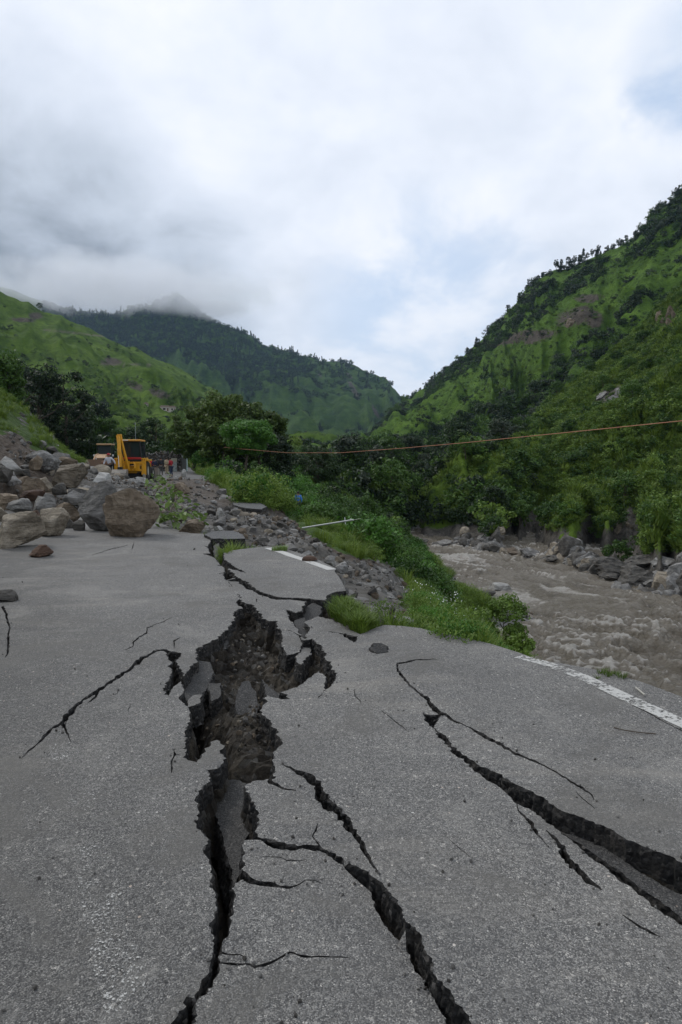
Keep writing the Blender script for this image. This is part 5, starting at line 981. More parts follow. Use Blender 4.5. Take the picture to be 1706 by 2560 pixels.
# ================================================================== people
def skin_build(verts, edges, rad, root, name, sub=2):
    me = bpy.data.meshes.new(name); me.from_pydata(verts, edges, []); o = bpy.data.objects.new(name, me); C.objects.link(o)
    md = o.modifiers.new('s', 'SKIN'); md.use_smooth_shade = True; sv = me.skin_vertices[0].data
    for i, r in enumerate(rad): sv[i].radius = (r, r) if np.isscalar(r) else r; sv[i].use_root = (i == root)
    o.modifiers.new('u', 'SUBSURF').levels = sub
    dg = bpy.context.evaluated_depsgraph_get(); res = bpy.data.meshes.new_from_object(o.evaluated_get(dg)); bpy.data.objects.remove(o); bpy.data.meshes.remove(me); res.name = name; return res
SKIN_M = plain('skin', (.20, .115, .075), .6, 0, .1); HAIR_M = plain('hair', (.012, .010, .009), .6)
def person(label, loc, face, top, bottom, pose, hair=None, hs=1.0, coat=False, cap=None, group=None):
    """pose: hand and foot targets (x to the figure's left, y forward, z up) for a 1.7 m figure"""
    t = empty('person', loc, face, label, 'person', group); s = hs
    hipz = pose.get('hip', .88); lean = pose.get('lean', .02); sh = hipz + .52
    J = [(0, 0, hipz), (0, lean * .5, hipz + .22), (0, lean, sh - .06), (0, lean + .01, sh + .06), (0, lean + .035, sh + .14), (0, lean + .05, sh + .25)]
    rad = [(.145, .11), (.125, .10), (.155, .105), (.055, .055), (.072, .085), (.078, .095)]; E = [(0, 1), (1, 2), (2, 3), (3, 4), (4, 5)]
    J += [(0, lean + .125, sh + .16), (0, lean + .075, sh + .095)]; rad += [.013, .03]; E += [(4, 6), (4, 7)]               # nose, chin
    for k, sx in enumerate((-1, 1)):
        J += [(sx * .078, lean + .035, sh + .165)]; rad += [.014]; E += [(4, len(J) - 1)]                              # ear
    tops = [0, 1, 2]; arms = []; legs = []
    for k, sx in enumerate((-1, 1)):
        h = Vector(pose['hands'][k]); sho = Vector((sx * .185, lean, sh - .02)); d = h - sho; mid = sho + d * .52 + Vector((sx * .04, -.05, 0)) * (1 if d.length > .45 else 2.5)
        b0 = len(J); J += [tuple(sho), tuple(mid), tuple(h)]; rad += [.068, .047, .032]; E += [(2, b0), (b0, b0 + 1), (b0 + 1, b0 + 2)]
        dn = (h - mid).normalized(); palm = h + dn * .07; J.append(tuple(palm)); rad.append((.034, .018)); E.append((b0 + 2, b0 + 3))
        for fi in range(4): J.append(tuple(palm + dn * (.075 - .012 * abs(fi - 1.3)) + Vector((0, (fi - 1.5) * .022, 0)))); rad.append(.009); E.append((b0 + 3, len(J) - 1))
        J.append(tuple(h + dn * .05 + Vector((-sx * .01, .05, 0)))); rad.append(.010); E.append((b0 + 2, len(J) - 1)); arms.append((b0, b0 + 1, b0 + 2))
    for k, sx in enumerate((-1, 1)):
        f = Vector(pose['feet'][k]); hp = Vector((sx * .09, 0, hipz - .06)); kn = (hp + f) / 2 + Vector((0, pose.get('knee', .04), 0)); b0 = len(J)
        J += [tuple(hp), tuple(kn), tuple(f + Vector((0, 0, .08))), tuple(f + Vector((0, -.04, .035))), tuple(f + Vector((sx * .02, .17, .03)))]; rad += [.092, .062, .045, .042, .036]; E += [(0, b0), (b0, b0 + 1), (b0 + 1, b0 + 2), (b0 + 2, b0 + 3), (b0 + 3, b0 + 4)]; legs.append((b0, b0 + 1, b0 + 2, b0 + 3, b0 + 4))
    J = [tuple(c * s for c in q) for q in J]; rad = [tuple(c * s for c in r) if not np.isscalar(r) else r * s for r in rad]
    link('body', skin_build(J, E, rad, 0, 'body', 1), SKIN_M, t)
    def sub_(ids, edges, grow, name, material, root):
        mp = {i: k for k, i in enumerate(ids)}; rr = [tuple(c + grow for c in rad[i]) if not np.isscalar(rad[i]) else rad[i] + grow for i in ids]
        link(name, skin_build([J[i] for i in ids], [(mp[a], mp[b]) for a, b in edges], rr, mp[root], name, 1), material, t)
    (a0, a1, a2), (b0, b1, b2) = arms
    sub_([0, 1, 2, a0, a1, a2, b0, b1, b2], [(0, 1), (1, 2), (2, a0), (a0, a1), (a1, a2), (2, b0), (b0, b1), (b1, b2)], .020 if not coat else .034, 'jacket' if coat else 'shirt', top, 0)
    L, Rr = legs
    sub_([0, L[0], L[1], L[2], Rr[0], Rr[1], Rr[2]], [(0, L[0]), (L[0], L[1]), (L[1], L[2]), (0, Rr[0]), (Rr[0], Rr[1]), (Rr[1], Rr[2])], .018, 'trousers', bottom, 0)
    for q in (L, Rr): sub_([q[2], q[3], q[4]], [(q[2], q[3]), (q[3], q[4])], .012, 'shoe', PAL['black'], q[2])
    hd = MB(); bmesh.ops.create_uvsphere(hd.b, u_segments=14, v_segments=9, radius=.105 * s)
    c0 = Vector(J[5]) + Vector((0, -.015 * s, -.03 * s))
    for v in hd.b.verts: v.co = Vector((v.co.x * .95, v.co.y * 1.1, max(v.co.z, -.02 * s if v.co.y > 0 else -.09 * s))) + c0
    if cap: hd.box((c0.x - .07 * s, c0.y + .06 * s, c0.z - .005), (c0.x + .07 * s, c0.y + .2 * s, c0.z + .012), bev=.004)
    hd.build('cap' if cap else 'hair', cap or HAIR_M, t, True)
    return t
def cloth(n, c): return plain(n, c, .85, 0, .2, 14)
CL = dict(white=cloth('white_shirt', (.50, .50, .54)), black=cloth('black_cloth', (.012, .012, .014)), red=cloth('red_cloth', (.30, .02, .03)), redcap=cloth('red_cap', (.36, .03, .04)), navy=cloth('navy_cloth', (.018, .022, .045)), dark=cloth('charcoal_cloth', (.022, .022, .025)), jeans=cloth('jeans', (.028, .04, .075)), tan=cloth('tan_cloth', (.33, .27, .18)), pink=cloth('salmon_cloth', (.36, .20, .15)), blue=cloth('blue_cloth', (.03, .16, .55)), brown=cloth('brown_cloth', (.17, .085, .05)), grey=cloth('grey_trousers', (.07, .068, .065)), scarlet=cloth('scarlet_cloth', (.45, .02, .035)))
stand = dict(hands=[(-.26, .03, .84), (.26, .03, .84)], feet=[(-.11, 0, 0), (.11, .02, 0)])
def gp(u, v, Y, dz=0):
    x, y, _z = P(u, v, Y); return (x, y, float(ground_z(x, y)[0]) + dz)
person('walking man in a white shirt, black trousers and red cap', gp(275, 1212, 49), R(165), CL['white'], CL['black'], dict(hands=[(-.40, -.12, .95), (.36, .16, .93)], feet=[(-.10, .20, 0), (.10, -.22, .03)], lean=.05, knee=.08), cap=CL['redcap'])
person('man in brown standing behind the walking man by the shovel', gp(262, 1192, 62), R(20), CL['brown'], CL['dark'], stand)
person('man in a dark suit jacket standing with his back turned', gp(403, 1186, 66), R(8), CL['dark'], CL['grey'], dict(hands=[(-.24, .06, .86), (.24, .06, .86)], feet=[(-.12, 0, 0), (.12, .02, 0)]), coat=True)
person('man in a dark red shirt and blue jeans looking down', gp(429, 1189, 64), R(70), CL['red'], CL['jeans'], dict(hands=[(-.16, .20, 1.0), (.17, .2, .98)], feet=[(-.10, .04, 0), (.10, -.04, 0)], lean=.07))
person('man in cream clothes between the dark suit and the red shirt', gp(417, 1185, 69), R(-30), CL['tan'], CL['tan'], stand)
person('person in a scarlet top near the stone ruin', gp(377, 1177, 80), R(0), CL['scarlet'], CL['dark'], stand)
person('person in a navy jacket beside the scarlet top', gp(387, 1179, 78), R(10), CL['navy'], CL['dark'], stand, coat=True)
person('man in a salmon shirt standing on the grass by the round bush', gp(485, 1182, 105), R(150), CL['pink'], CL['dark'], stand)
BLUE = stand_at(746, 1284, 14)
person('person in a bright blue shirt standing in the grass above the fallen pole', BLUE, R(0), CL['blue'], CL['navy'], stand)

# ================================================================== small structures
def ruin():
    x, y, z = gp(408, 1165, 96); t = empty('stone_ruin', (x, y, z - .1), R(3), 'roofless ruin of rough stone with a pale door', 'ruined house')
    MB().box((-2.6, -.02, 0), (2.5, .45, 2.35)).box((-2.6, .45, 0), (-2.2, 4, 1.9)).box((2.1, .45, 0), (2.5, 4, 2.2)).build('wall', M['rock_dark'], t)
    pts = [(rnd.uniform(-2.6, 2.5), rnd.uniform(-.12, .03), rnd.uniform(0, 2.5 + .35 * math.sin(k * 1.3)), rnd.uniform(.14, .38)) for k in range(420)] + [(rnd.uniform(-2.6, 2.5), rnd.uniform(0, .45), 2.35 + rnd.uniform(-.1, .45), rnd.uniform(.2, .45)) for k in range(60)]
    scatter_mesh('stonework', pts, small, ['rock_grey', 'rock_dark', 'rock_white', 'rock_tan'], None, None, t)
    d = MB().box((1.1, -.2, 0), (1.95, -.12, 1.85), bev=.01).build('door', plain('pale_door', (.36, .40, .38), .7, 0, .3), t); MB().box((1.05, -.22, 1.4), (2.0, -.19, 1.9)).build('lintel', plain('pale_lintel', (.45, .42, .33), .8), d)
    MB().box((-2.45, -.2, 0), (-1.95, -.1, 1.55)).build('plaster_patch', PAL['white'], t)
ruin()
x, y, z = gp(460, 1157, 97); t = empty('white_booth', (x, y, z), R(15), 'narrow white and aqua booth with rounded top at the road end', 'booth')
fr = MB(); rim_m = plain('aqua_plastic', (.62, .76, .74), .5, 0, .1)
for sx in (-1, 1): fr.tube([(sx * .42, 0, .08), (sx * .42, 0, 1.9), (sx * .30, 0, 2.1), (0, 0, 2.16)], .10, 8)
fr.tube([(-.42, 0, .08), (.42, 0, .08)], .07, 8); fr.build('frame', rim_m, t)
MB().box((-.42, .05, .1), (.42, .85, 2.05), bev=.08).build('shell', plain('booth_shell', (.38, .44, .43), .5), t); MB().box((-.33, -.02, .15), (.33, .06, 1.9)).build('panel', plain('booth_panel', (.20, .21, .20), .5), t)
x, y, z = gp(341, 1165, 88); MB().tube([(0, 0, 0), (0, 0, 6.4)], [.05, .03], 8).build('mast', plain('grey_mast', (.30, .33, .33), .5), None, loc=(x, y, z), label='thin pale grey mast rising behind the yellow backhoe', cat='mast')
x, y, z = P(783, 1264, 92); t = empty('hut', (x, y, z - .1), 0, 'small cream walled hut with a red side under the dark tree', 'hut')
MB().box((-.1, 0, 0), (1.0, 1.6, 1.0)).build('wall', plain('cream_plaster', (.55, .47, .36), .9, 0, .2), t); MB().box((-.55, .05, .1), (-.11, 1.5, 1.02)).build('side_wall', plain('red_board', (.18, .03, .02), .8), t); MB().box((-.6, -.06, 1.02), (1.08, 1.7, 1.1)).build('roof', PAL['brownst'], t); MB().box((.45, -.02, 0), (.62, .0, .6)).build('opening', PAL['black'], t)
A_, B_ = Vector(stand_at(757, 1327, 12)) + Vector((0, 0, .08)), None; B_ = Vector(P(888, 1299, A_.y - 2.5)); t = empty('fallen_pole', A_, 0, 'white steel pole fallen across the grassy bank', 'pole')
pole_m = plain('galvanised_pole', (.46, .48, .48), .45, .3, .2); D_ = B_ - A_; MB().tube([(0, 0, 0), tuple(D_ * .97)], [.027, .021], 10).build('shaft', pole_m, t); k_ = D_ * .83
MB().tube([tuple(k_ + Vector((-.01, .03, .10))), tuple(k_ + Vector((.01, -.03, -.08)))], .012, 8).build('cross_arm', pole_m, t); MB().tube([tuple(D_ * .93 + Vector((0, 0, -.01))), tuple(D_ * .93 + Vector((0, 0, .05)))], .014, 8).build('insulator', PAL['white'], t); MB().tube([tuple(D_ * .97), tuple(D_ * 1.09)], .006, 6).build('wire_stub', PAL['rim'], t)
cb = [(560, 1118), (600, 1122), (720, 1132), (850, 1132), (1000, 1121), (1150, 1108), (1300, 1093), (1500, 1073), (1706, 1052), (1950, 1026), (2300, 985)]
pc = []; us_ = np.linspace(560, 2300, 120)
for u in us_:
    v = np.interp(u, [c[0] for c in cb], [c[1] for c in cb]); f = (u - 560) / 1740; iy = (1 - f) / 74 + f / 13; pc.append(P(u, v, 1 / iy))
MB().tube(pc, .012, 6).build('orange_cable', plain('orange_rope', (.45, .20, .12), .8), None, label='thin orange cable strung across the river valley', cat='cable')
# houses on the terraces
hm = plain('house_wall', (.52, .47, .42), .9); hr = plain('house_roof', (.30, .22, .19), .8)
for k, (u, v, Y, w_, l_) in enumerate(((413, 1027, 470, 6.5, 'pale house with brown roof, larger of the two on the green terraces'), (432, 1028, 470, 4.2, 'smaller pale house beside the larger one on the terraces'), (366, 1019, 480, 2.6, 'tiny cream shed standing apart on the green terraces'))):
    p_ = P(u, v, Y); t = empty('terrace_house', p_, R(10), l_, 'house'); MB().box((-w_ / 2, 0, -6), (w_ / 2, 5, 2.6)).build('wall', hm, t)
    MB().prism([(-w_ / 2 - .4, 2.6), (w_ / 2 + .4, 2.6), (w_ / 2 - .6, 3.6), (-w_ / 2 + .6, 3.6)], 'y', -.4, 5.4).build('roof', hr, t); MB().box((-w_ * .2, -.06, .6), (w_ * .05, .0, 1.9)).build('window', PAL['black'], t); MB().box((w_ * .2, -.06, -.2), (w_ * .35, .0, 1.9)).build('door', PAL['brownst'], t)
# leftovers on the road
p0 = [G(1535, 1823)[:2], G(1560, 1832)[:2], G(1600, 1838)[:2], G(1640, 1841)[:2]]
MB().tube([(x, y, float(H(x, y)[0]) + .006) for x, y in p0], .0035, 5).build('twig', M['bark'], None, label='thin dry twig lying on the tarmac near the edge line', cat='twig')
p0 = [G(1590, 1725)[:2], G(1600, 1733)[:2], G(1612, 1743)[:2]]
MB().tube([(x, y, float(H(x, y)[0]) + .012) for x, y in p0], .006, 5).build('stick', PAL['rim'], None, label='short pale stick on the gravel shoulder by the river', cat='stick')
# ================================================================== vegetation
def leaf_quads(c, size, g, aspect=.42, up=.3, out=None):
    n = len(c); a = g.normal(size=(n, 3)); a[:, 2] -= .15
    if out is not None: a += out * .3
    a /= np.linalg.norm(a, axis=1)[:, None]; nn = g.normal(size=(n, 3)) * .55; nn[:, 2] += up + .3
    if out is not None: nn += out * .9; a -= out * (a * out).sum(1)[:, None] * .8
    a /= np.linalg.norm(a, axis=1)[:, None]; b = np.cross(a, nn); b /= np.linalg.norm(b, axis=1)[:, None] + 1e-9
    s = size * g.uniform(.6, 1.35, n)[:, None]; w = s * aspect
    V = np.stack([c - a * s * .5, c + b * w * .5 - a * s * .05, c + a * s * .5, c - b * w * .5 - a * s * .05], 1).reshape(-1, 3)
    return V, np.arange(n * 4).reshape(-1, 4)
def clumped(g, nclump, nleaf, rad, rc, cone=False, base=0.0, hollow=.55):
    d = g.normal(size=(nclump, 3)); d /= np.linalg.norm(d, axis=1)[:, None]; r = hollow + (1 - hollow) * g.random(nclump) ** .6
    cc = d * r[:, None]
    if cone: z = g.random(nclump) ** 1.15; a = g.uniform(0, 6.28, nclump); rr = (1 - z) * (.55 + .45 * g.random(nclump)) + .05; cc = np.stack([np.cos(a) * rr, np.sin(a) * rr, z * 2 - 1], 1)
    cc = cc * np.array(rad); k = g.integers(0, nclump, nleaf); e = g.normal(size=(nleaf, 3)); e /= np.linalg.norm(e, axis=1)[:, None]; q = g.random(nleaf) ** .45
    sz = rc * g.uniform(.6, 1.3, nclump); o = e * (q * sz[k])[:, None]; o[:, 2] *= .7
    return cc[k] + o + np.array([0, 0, base]), e
def foliage(name, seed, nclump, nleaf, rad, rc, leaf, m, cone=False, base=0.0, aspect=.5, hollow=.55):
    g = np.random.default_rng(seed); c, e = clumped(g, nclump, nleaf, rad, rc, cone, base, hollow); V, Fq = leaf_quads(c, leaf, g, aspect, out=e); me = mesh_np(name, V, Fq, False); me.materials.append(M[m]); return me
def trunk_mesh(h, r, seed, branches=7, spread=.5, bend=.12, low=.35):
    g = np.random.default_rng(seed); b = MB(); n = 7; pts = [(0, 0, -.3)]; x = y = 0
    for i in range(1, n + 1): x += g.normal() * bend * h / n; y += g.normal() * bend * h / n; pts.append((x, y, h * i / n))
    b.tube(pts, [r * (1.25 - 1.05 * i / n) for i in range(n + 1)], 8)
    for k in range(branches):
        f = low + (1 - low) * k / branches; i = min(int(f * n), n - 1); p = Vector(pts[i + 0]) + (Vector(pts[i + 1]) - Vector(pts[i])) * (f * n - i); a = g.uniform(0, 6.28); L = h * spread * (1.1 - f * .6) * g.uniform(.7, 1.2)
        q = p + Vector((math.cos(a), math.sin(a), .55)) * L * .5; e = p + Vector((math.cos(a) * 1.0, math.sin(a) * 1.0, .8)) * L; rr = r * (1.1 - f) * .55 + .01
        b.tube([p, q, e], [rr, rr * .65, rr * .2], 6)
    bmesh.ops.recalc_face_normals(b.b, faces=b.b.faces); me = bpy.data.meshes.new('trunk'); b.b.to_mesh(me); b.b.free(); me.materials.append(M['bark']); return me
def tree(name, label, cat, loc, trunk, crown, s=1.0, rz=0, group=None):
    t = empty(name, loc, rz, label, cat, group); t.scale = (s,) * 3 if np.isscalar(s) else s
    link('trunk', trunk, None, t); link('crown', crown, None, t); return t
def pt(u, v, Y):                      # root a plant at the ground below this point
    x, y, z = P(u, v, Y); return (x, y, float(ground_z(x, y)[0])) if y < 160 else (x, y, z)
# hero trees by the road
def hero(name, label, u, vt, vb, Y, w, m, seed, nleaf=9000, leaf=.26, clumps=70, trunk_f=.25, rc=.9, bend=.1, hollow=.45, rz=1.0):
    x, y, z = P(u, vb, Y); H_ = (vb - vt) / F * Y; rx = w / F * Y / 2; c = foliage('crown', seed, clumps, nleaf, (rx, rx, rz * H_ * (1 - trunk_f) / 2), rc, leaf, m, base=H_ * (1 + trunk_f) / 2, hollow=hollow)
    return tree(name, label, 'tree', (x, y, z), trunk_mesh(H_ * .85, max(.10, H_ * .022), seed + 1, 9, .36, bend), c)
hero('broadleaf_tree', 'tallest olive-green tree of the clump beside the road end', 560, 982, 1186, 84, 150, 'leaf_olive', 11, 18000, .40, 95, .16, .85)
hero('broadleaf_tree', 'broad olive tree filling the middle of the clump', 600, 1000, 1190, 88, 150, 'leaf_olive', 19, 15000, .40, 85, .12, .85)
hero('broadleaf_tree', 'dark olive tree left of the tallest tree in the clump', 485, 1018, 1170, 92, 110, 'leaf_olive', 12, 12000, .40, 75, .12, .85)
hero('broadleaf_tree', 'olive tree with a rounded shoulder right of the tallest tree', 650, 1005, 1190, 82, 125, 'leaf_olive', 13, 15000, .40, 85, .16, .85)
hero('feathery_tree', 'bright green feathery tree with a bent pale trunk in front of the clump', 622, 1048, 1192, 70, 150, 'leaf_bright', 14, 15000, .26, 44, .38, .95, .28, .4, .9)
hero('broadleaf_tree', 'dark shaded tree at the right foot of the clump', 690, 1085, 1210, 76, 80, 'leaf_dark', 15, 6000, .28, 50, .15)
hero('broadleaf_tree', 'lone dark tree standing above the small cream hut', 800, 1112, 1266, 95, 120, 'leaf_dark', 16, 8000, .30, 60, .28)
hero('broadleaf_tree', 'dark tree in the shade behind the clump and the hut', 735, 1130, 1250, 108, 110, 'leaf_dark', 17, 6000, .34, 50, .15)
hero('shrub', 'round bright green bush beside the white booth', 520, 1118, 1186, 88, 70, 'leaf_bright', 18, 4500, .22, 40, .06, .7)
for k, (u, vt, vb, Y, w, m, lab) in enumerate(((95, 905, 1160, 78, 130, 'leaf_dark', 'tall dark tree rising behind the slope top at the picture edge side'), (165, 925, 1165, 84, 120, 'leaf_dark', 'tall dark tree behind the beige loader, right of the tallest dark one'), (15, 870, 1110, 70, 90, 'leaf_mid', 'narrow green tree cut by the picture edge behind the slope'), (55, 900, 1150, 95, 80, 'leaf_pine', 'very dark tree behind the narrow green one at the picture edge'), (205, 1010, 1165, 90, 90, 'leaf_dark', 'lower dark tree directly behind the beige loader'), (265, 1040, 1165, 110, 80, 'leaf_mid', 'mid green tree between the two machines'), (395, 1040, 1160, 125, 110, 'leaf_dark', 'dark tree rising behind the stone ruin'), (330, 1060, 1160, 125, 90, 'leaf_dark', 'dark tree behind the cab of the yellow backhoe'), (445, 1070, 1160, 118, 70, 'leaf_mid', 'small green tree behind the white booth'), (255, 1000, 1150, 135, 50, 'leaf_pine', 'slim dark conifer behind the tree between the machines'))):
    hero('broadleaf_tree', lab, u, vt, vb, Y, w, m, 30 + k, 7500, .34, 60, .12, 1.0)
# prototypes for the slopes
UN = {}
def proto(key, me): UN[key] = bpy.data.objects.new('source_' + key, me)
for k in range(3):
    proto('shrub_dark%d' % k, foliage('shrub', 200 + k, 16, 420, (.9, .9, .65), .42, .24, 'leaf_dark', base=.55)); proto('shrub_mid%d' % k, foliage('shrub', 210 + k, 16, 420, (.95, .95, .6), .42, .23, 'leaf_mid', base=.5)); proto('shrub_light%d' % k, foliage('shrub', 220 + k, 18, 420, (1, 1, .5), .4, .22, 'leaf_light', base=.4)); proto('shrub_grey%d' % k, foliage('shrub', 230 + k, 16, 420, (.9, .9, .65), .42, .24, 'leaf_grey', base=.55))
    proto('conifer%d' % k, foliage('conifer', 240 + k, 60, 700, (.34, .34, .95), .16, .17, 'leaf_pine', True, .95))
def tuft(seed, n, h, spread, m, wide=.02):
    g = np.random.default_rng(seed); Vs, Fs = [], []
    for i in range(n):
        a = g.uniform(0, 6.28); r = spread * g.random() ** .6 * .5; b = np.array([math.cos(a) * r, math.sin(a) * r, 0]); d = np.array([math.cos(a + g.normal() * .6), math.sin(a + g.normal() * .6), 0]); L = h * g.uniform(.5, 1.1); s_ = np.array([-d[1], d[0], 0]) * wide; k = len(Vs)
        p1 = b + d * L * .18 + np.array([0, 0, L * .6]); p2 = b + d * L * (.4 + .3 * g.random()) + np.array([0, 0, L * .92]); Vs += [b - s_, b + s_, p1 + s_ * .8, p1 - s_ * .8, p2]; Fs += [(k, k + 1, k + 2, k + 3), (k + 3, k + 2, k + 4)]
    me = mesh_np('tuft', Vs, Fs, False); me.materials.append(M[m]); return me
for k in range(3): proto('grass%d' % k, tuft(260 + k, 46, .55, .42, 'grass_leaf', .011)); proto('tussock%d' % k, tuft(270 + k, 70, 1.0, 1.0, 'grass_leaf', .05))
for k in range(3): proto('weed%d' % k, foliage('weed', 280 + k, 40, 1500, (.42, .42, .22), .16, .045, 'leaf_bright', base=.24, aspect=.6)); proto('herb%d' % k, foliage('herb', 290 + k, 36, 1100, (.4, .4, .26), .17, .045, 'leaf_light', base=.26, aspect=.5))
for k in range(2): proto('bankshrub%d' % k, foliage('bankshrub', 300 + k, 40, 1500, (.95, .95, .6), .36, .13, 'leaf_bright', base=.45)); proto('bankshrub_d%d' % k, foliage('bankshrub', 310 + k, 40, 1500, (.95, .95, .65), .36, .13, 'leaf_mid', base=.5))
def scatter(name, label, cat, pts, sc, keys, seed, tilt=.15, sq=(.8, 1.25)):
    """many plants as one mass: a cloud of points, each carrying one of the plant shapes"""
    pts = np.asarray(pts, float); n = len(pts); g = np.random.default_rng(seed); me = bpy.data.meshes.new(name); me.vertices.add(n); me.vertices.foreach_set('co', pts.astype(np.float32).ravel())
    S = np.asarray(sc, float).reshape(-1, 1) * np.ones((n, 3)); S[:, 2] *= g.uniform(*sq, n); S[:, :2] *= g.uniform(.85, 1.2, (n, 2)); Rt = np.column_stack([g.normal(0, tilt, n), g.normal(0, tilt, n), g.uniform(0, 6.28, n)])
    for an, ty, d in (('sc', 'FLOAT_VECTOR', S), ('rt', 'FLOAT_VECTOR', Rt)):
        a = me.attributes.new(an, ty, 'POINT'); a.data.foreach_set('vector', d.astype(np.float32).ravel())
    a = me.attributes.new('ix', 'INT', 'POINT'); a.data.foreach_set('value', g.integers(0, len(keys), n).astype(np.int32))
    o = link(name, me, None, None, label, cat, kind='stuff'); ng = bpy.data.node_groups.new(name, 'GeometryNodeTree'); ng.interface.new_socket('Geometry', in_out='INPUT', socket_type='NodeSocketGeometry'); ng.interface.new_socket('Geometry', in_out='OUTPUT', socket_type='NodeSocketGeometry')
    t = NT(ng); gi = t.new('NodeGroupInput'); go = t.new('NodeGroupOutput'); jn = t.new('GeometryNodeJoinGeometry'); at = {}
    for an, ty in (('sc', 'FLOAT_VECTOR'), ('rt', 'FLOAT_VECTOR'), ('ix', 'INT')): nd = t.new('GeometryNodeInputNamedAttribute', data_type=ty); nd.inputs['Name'].default_value = an; at[an] = [q for q in nd.outputs if q.enabled and q.name == 'Attribute'][0]
    e2r = t.new('FunctionNodeEulerToRotation'); t.l.new(at['rt'], e2r.inputs[0])
    for k, key in enumerate(keys):
        cmp = t.new('FunctionNodeCompare', data_type='INT', operation='EQUAL'); t.l.new(at['ix'], [q for q in cmp.inputs if q.enabled][0]); [q for q in cmp.inputs if q.enabled][1].default_value = k
        oi = t.new('GeometryNodeObjectInfo'); oi.inputs['Object'].default_value = UN[key]; oi.inputs['As Instance'].default_value = True
        ip = t.new('GeometryNodeInstanceOnPoints'); t.l.new(gi.outputs[0], ip.inputs['Points']); t.l.new(cmp.outputs[0], ip.inputs['Selection']); t.l.new(oi.outputs['Geometry'], ip.inputs['Instance']); t.l.new(e2r.outputs[0], ip.inputs['Rotation']); t.l.new(at['sc'], ip.inputs['Scale']); t.l.new(ip.outputs[0], jn.inputs[0])
    t.l.new(jn.outputs[0], go.inputs[0]); md = o.modifiers.new('plants', 'NODES'); md.node_group = ng; return o
def on_hill(Hd, n, w, seed, jit=True):           # random places on a hill, weighted by w(u, v, t, q)
    g = np.random.default_rng(seed); q = Hd['q']; sh = Hd['sh']; r0, r1 = Hd['n0'], Hd['n0'] + Hd['nv'] - 1; idx = np.arange(len(q)).reshape(sh)[r0:r1, :-1].ravel()
    a = q[idx]; bq = q[idx + 1]; c = q[idx + sh[1]]; area = np.linalg.norm(np.cross(bq - a, c - a), axis=1); ww = w(Hd['u'][idx], Hd['v'][idx], Hd['t'][idx], a) * area; ww = np.clip(ww, 0, None)
    k = g.choice(len(idx), n, True, ww / ww.sum()); f1, f2 = g.random((2, n, 1)); d = q[idx[k] + sh[1] + 1]; A, B, Cc = a[k], bq[k], c[k]
    return (A * (1 - f1) + B * f1) * (1 - f2) + (Cc * (1 - f1) + d * f1) * f2
inview = lambda u, v, lo=-60, hi=1770: ((u > lo) & (u < hi)).astype(float)
def nz_(q, k, s): return fbm(q * k, 3, s)
grassface = [(880, 1130), (960, 1075), (1080, 990), (1200, 905), (1260, 855), (1340, 805), (1420, 745), (1560, 665), (1720, 610), (1720, 690), (1560, 760), (1460, 850), (1340, 970), (1200, 1030), (1020, 1110)]
bk = ['shrub_dark0', 'shrub_dark1', 'shrub_mid0', 'shrub_grey0']; mixk = ['shrub_mid0', 'shrub_mid1', 'shrub_mid2', 'shrub_dark2', 'shrub_light0', 'shrub_light1', 'shrub_grey1']
w_b = lambda u, v, t, q: inview(u, v) * np.where(inside(u, v, grassface), .05, 1.0) * smooth(nz_(q, .03, 7), -.35, .15) / np.clip(q[:, 1] / 300, .4, 3)
p_ = on_hill(HB, 5200, w_b, 1); scatter('far_bank_wood', 'dark scrub and woodland massed on the far bank mountain', 'woodland', p_, 1.6 + 2.6 * nrg.random(len(p_)) ** 1.5 * np.clip(p_[:, 1] / 350, .6, 1.5), bk + ['shrub_mid1', 'shrub_dark2'], 2)
p_ = on_hill(HB, 2600, lambda u, v, t, q: inview(u, v) * inside(u, v, grassface) / np.clip(q[:, 1] / 300, .4, 3), 3); scatter('far_bank_scrub', 'pale low scrub dotted over the grassy face of the mountain', 'scrub', p_, .5 + 1.3 * nrg.random(len(p_)) ** 3, ['shrub_light0', 'shrub_mid2', 'shrub_light2', 'shrub_dark0'], 4)
w_s = lambda u, v, t, q: inview(u, v) * np.clip((1500 - u) / 420, .20, 1) * smooth(nz_(q, .06, 17), -.4, .25) * (q[:, 2] > WATER + 1.0 + 2.4 * np.clip((q[:, 0] - 12) / 20, 0, 1)) * np.where(ell(u, v, 1532, 992, 52, 28, -20) > .4, .1, 1) * np.where(ell(u, v, 1570, 1310, 46, 66, 12) > .5, .25, 1)
p_ = on_hill(HS, 5200, w_s, 5); pu_, _v = px_of(p_[:, 0], p_[:, 1], p_[:, 2]); L_ = pu_ + nrg.normal(0, 70, len(p_)) < 1290; kp_ = L_ | (nrg.random(len(p_)) < .6); p_, L_ = p_[kp_], L_[kp_]
scatter('bank_thicket', 'dense dark thicket covering the lower far bank', 'thicket', p_[L_], 0.8 + 2.0 * nrg.random(L_.sum()) ** 1.6, mixk + ['shrub_dark0', 'shrub_dark1'], 6)
scatter('spur_bushes', 'light green bushes spread over the sunny spur of the far bank', 'bushes', p_[~L_], 0.6 + 1.7 * nrg.random((~L_).sum()) ** 2, ['shrub_light0', 'shrub_light1', 'shrub_light2', 'shrub_mid0', 'shrub_mid1', 'shrub_light0'], 66)
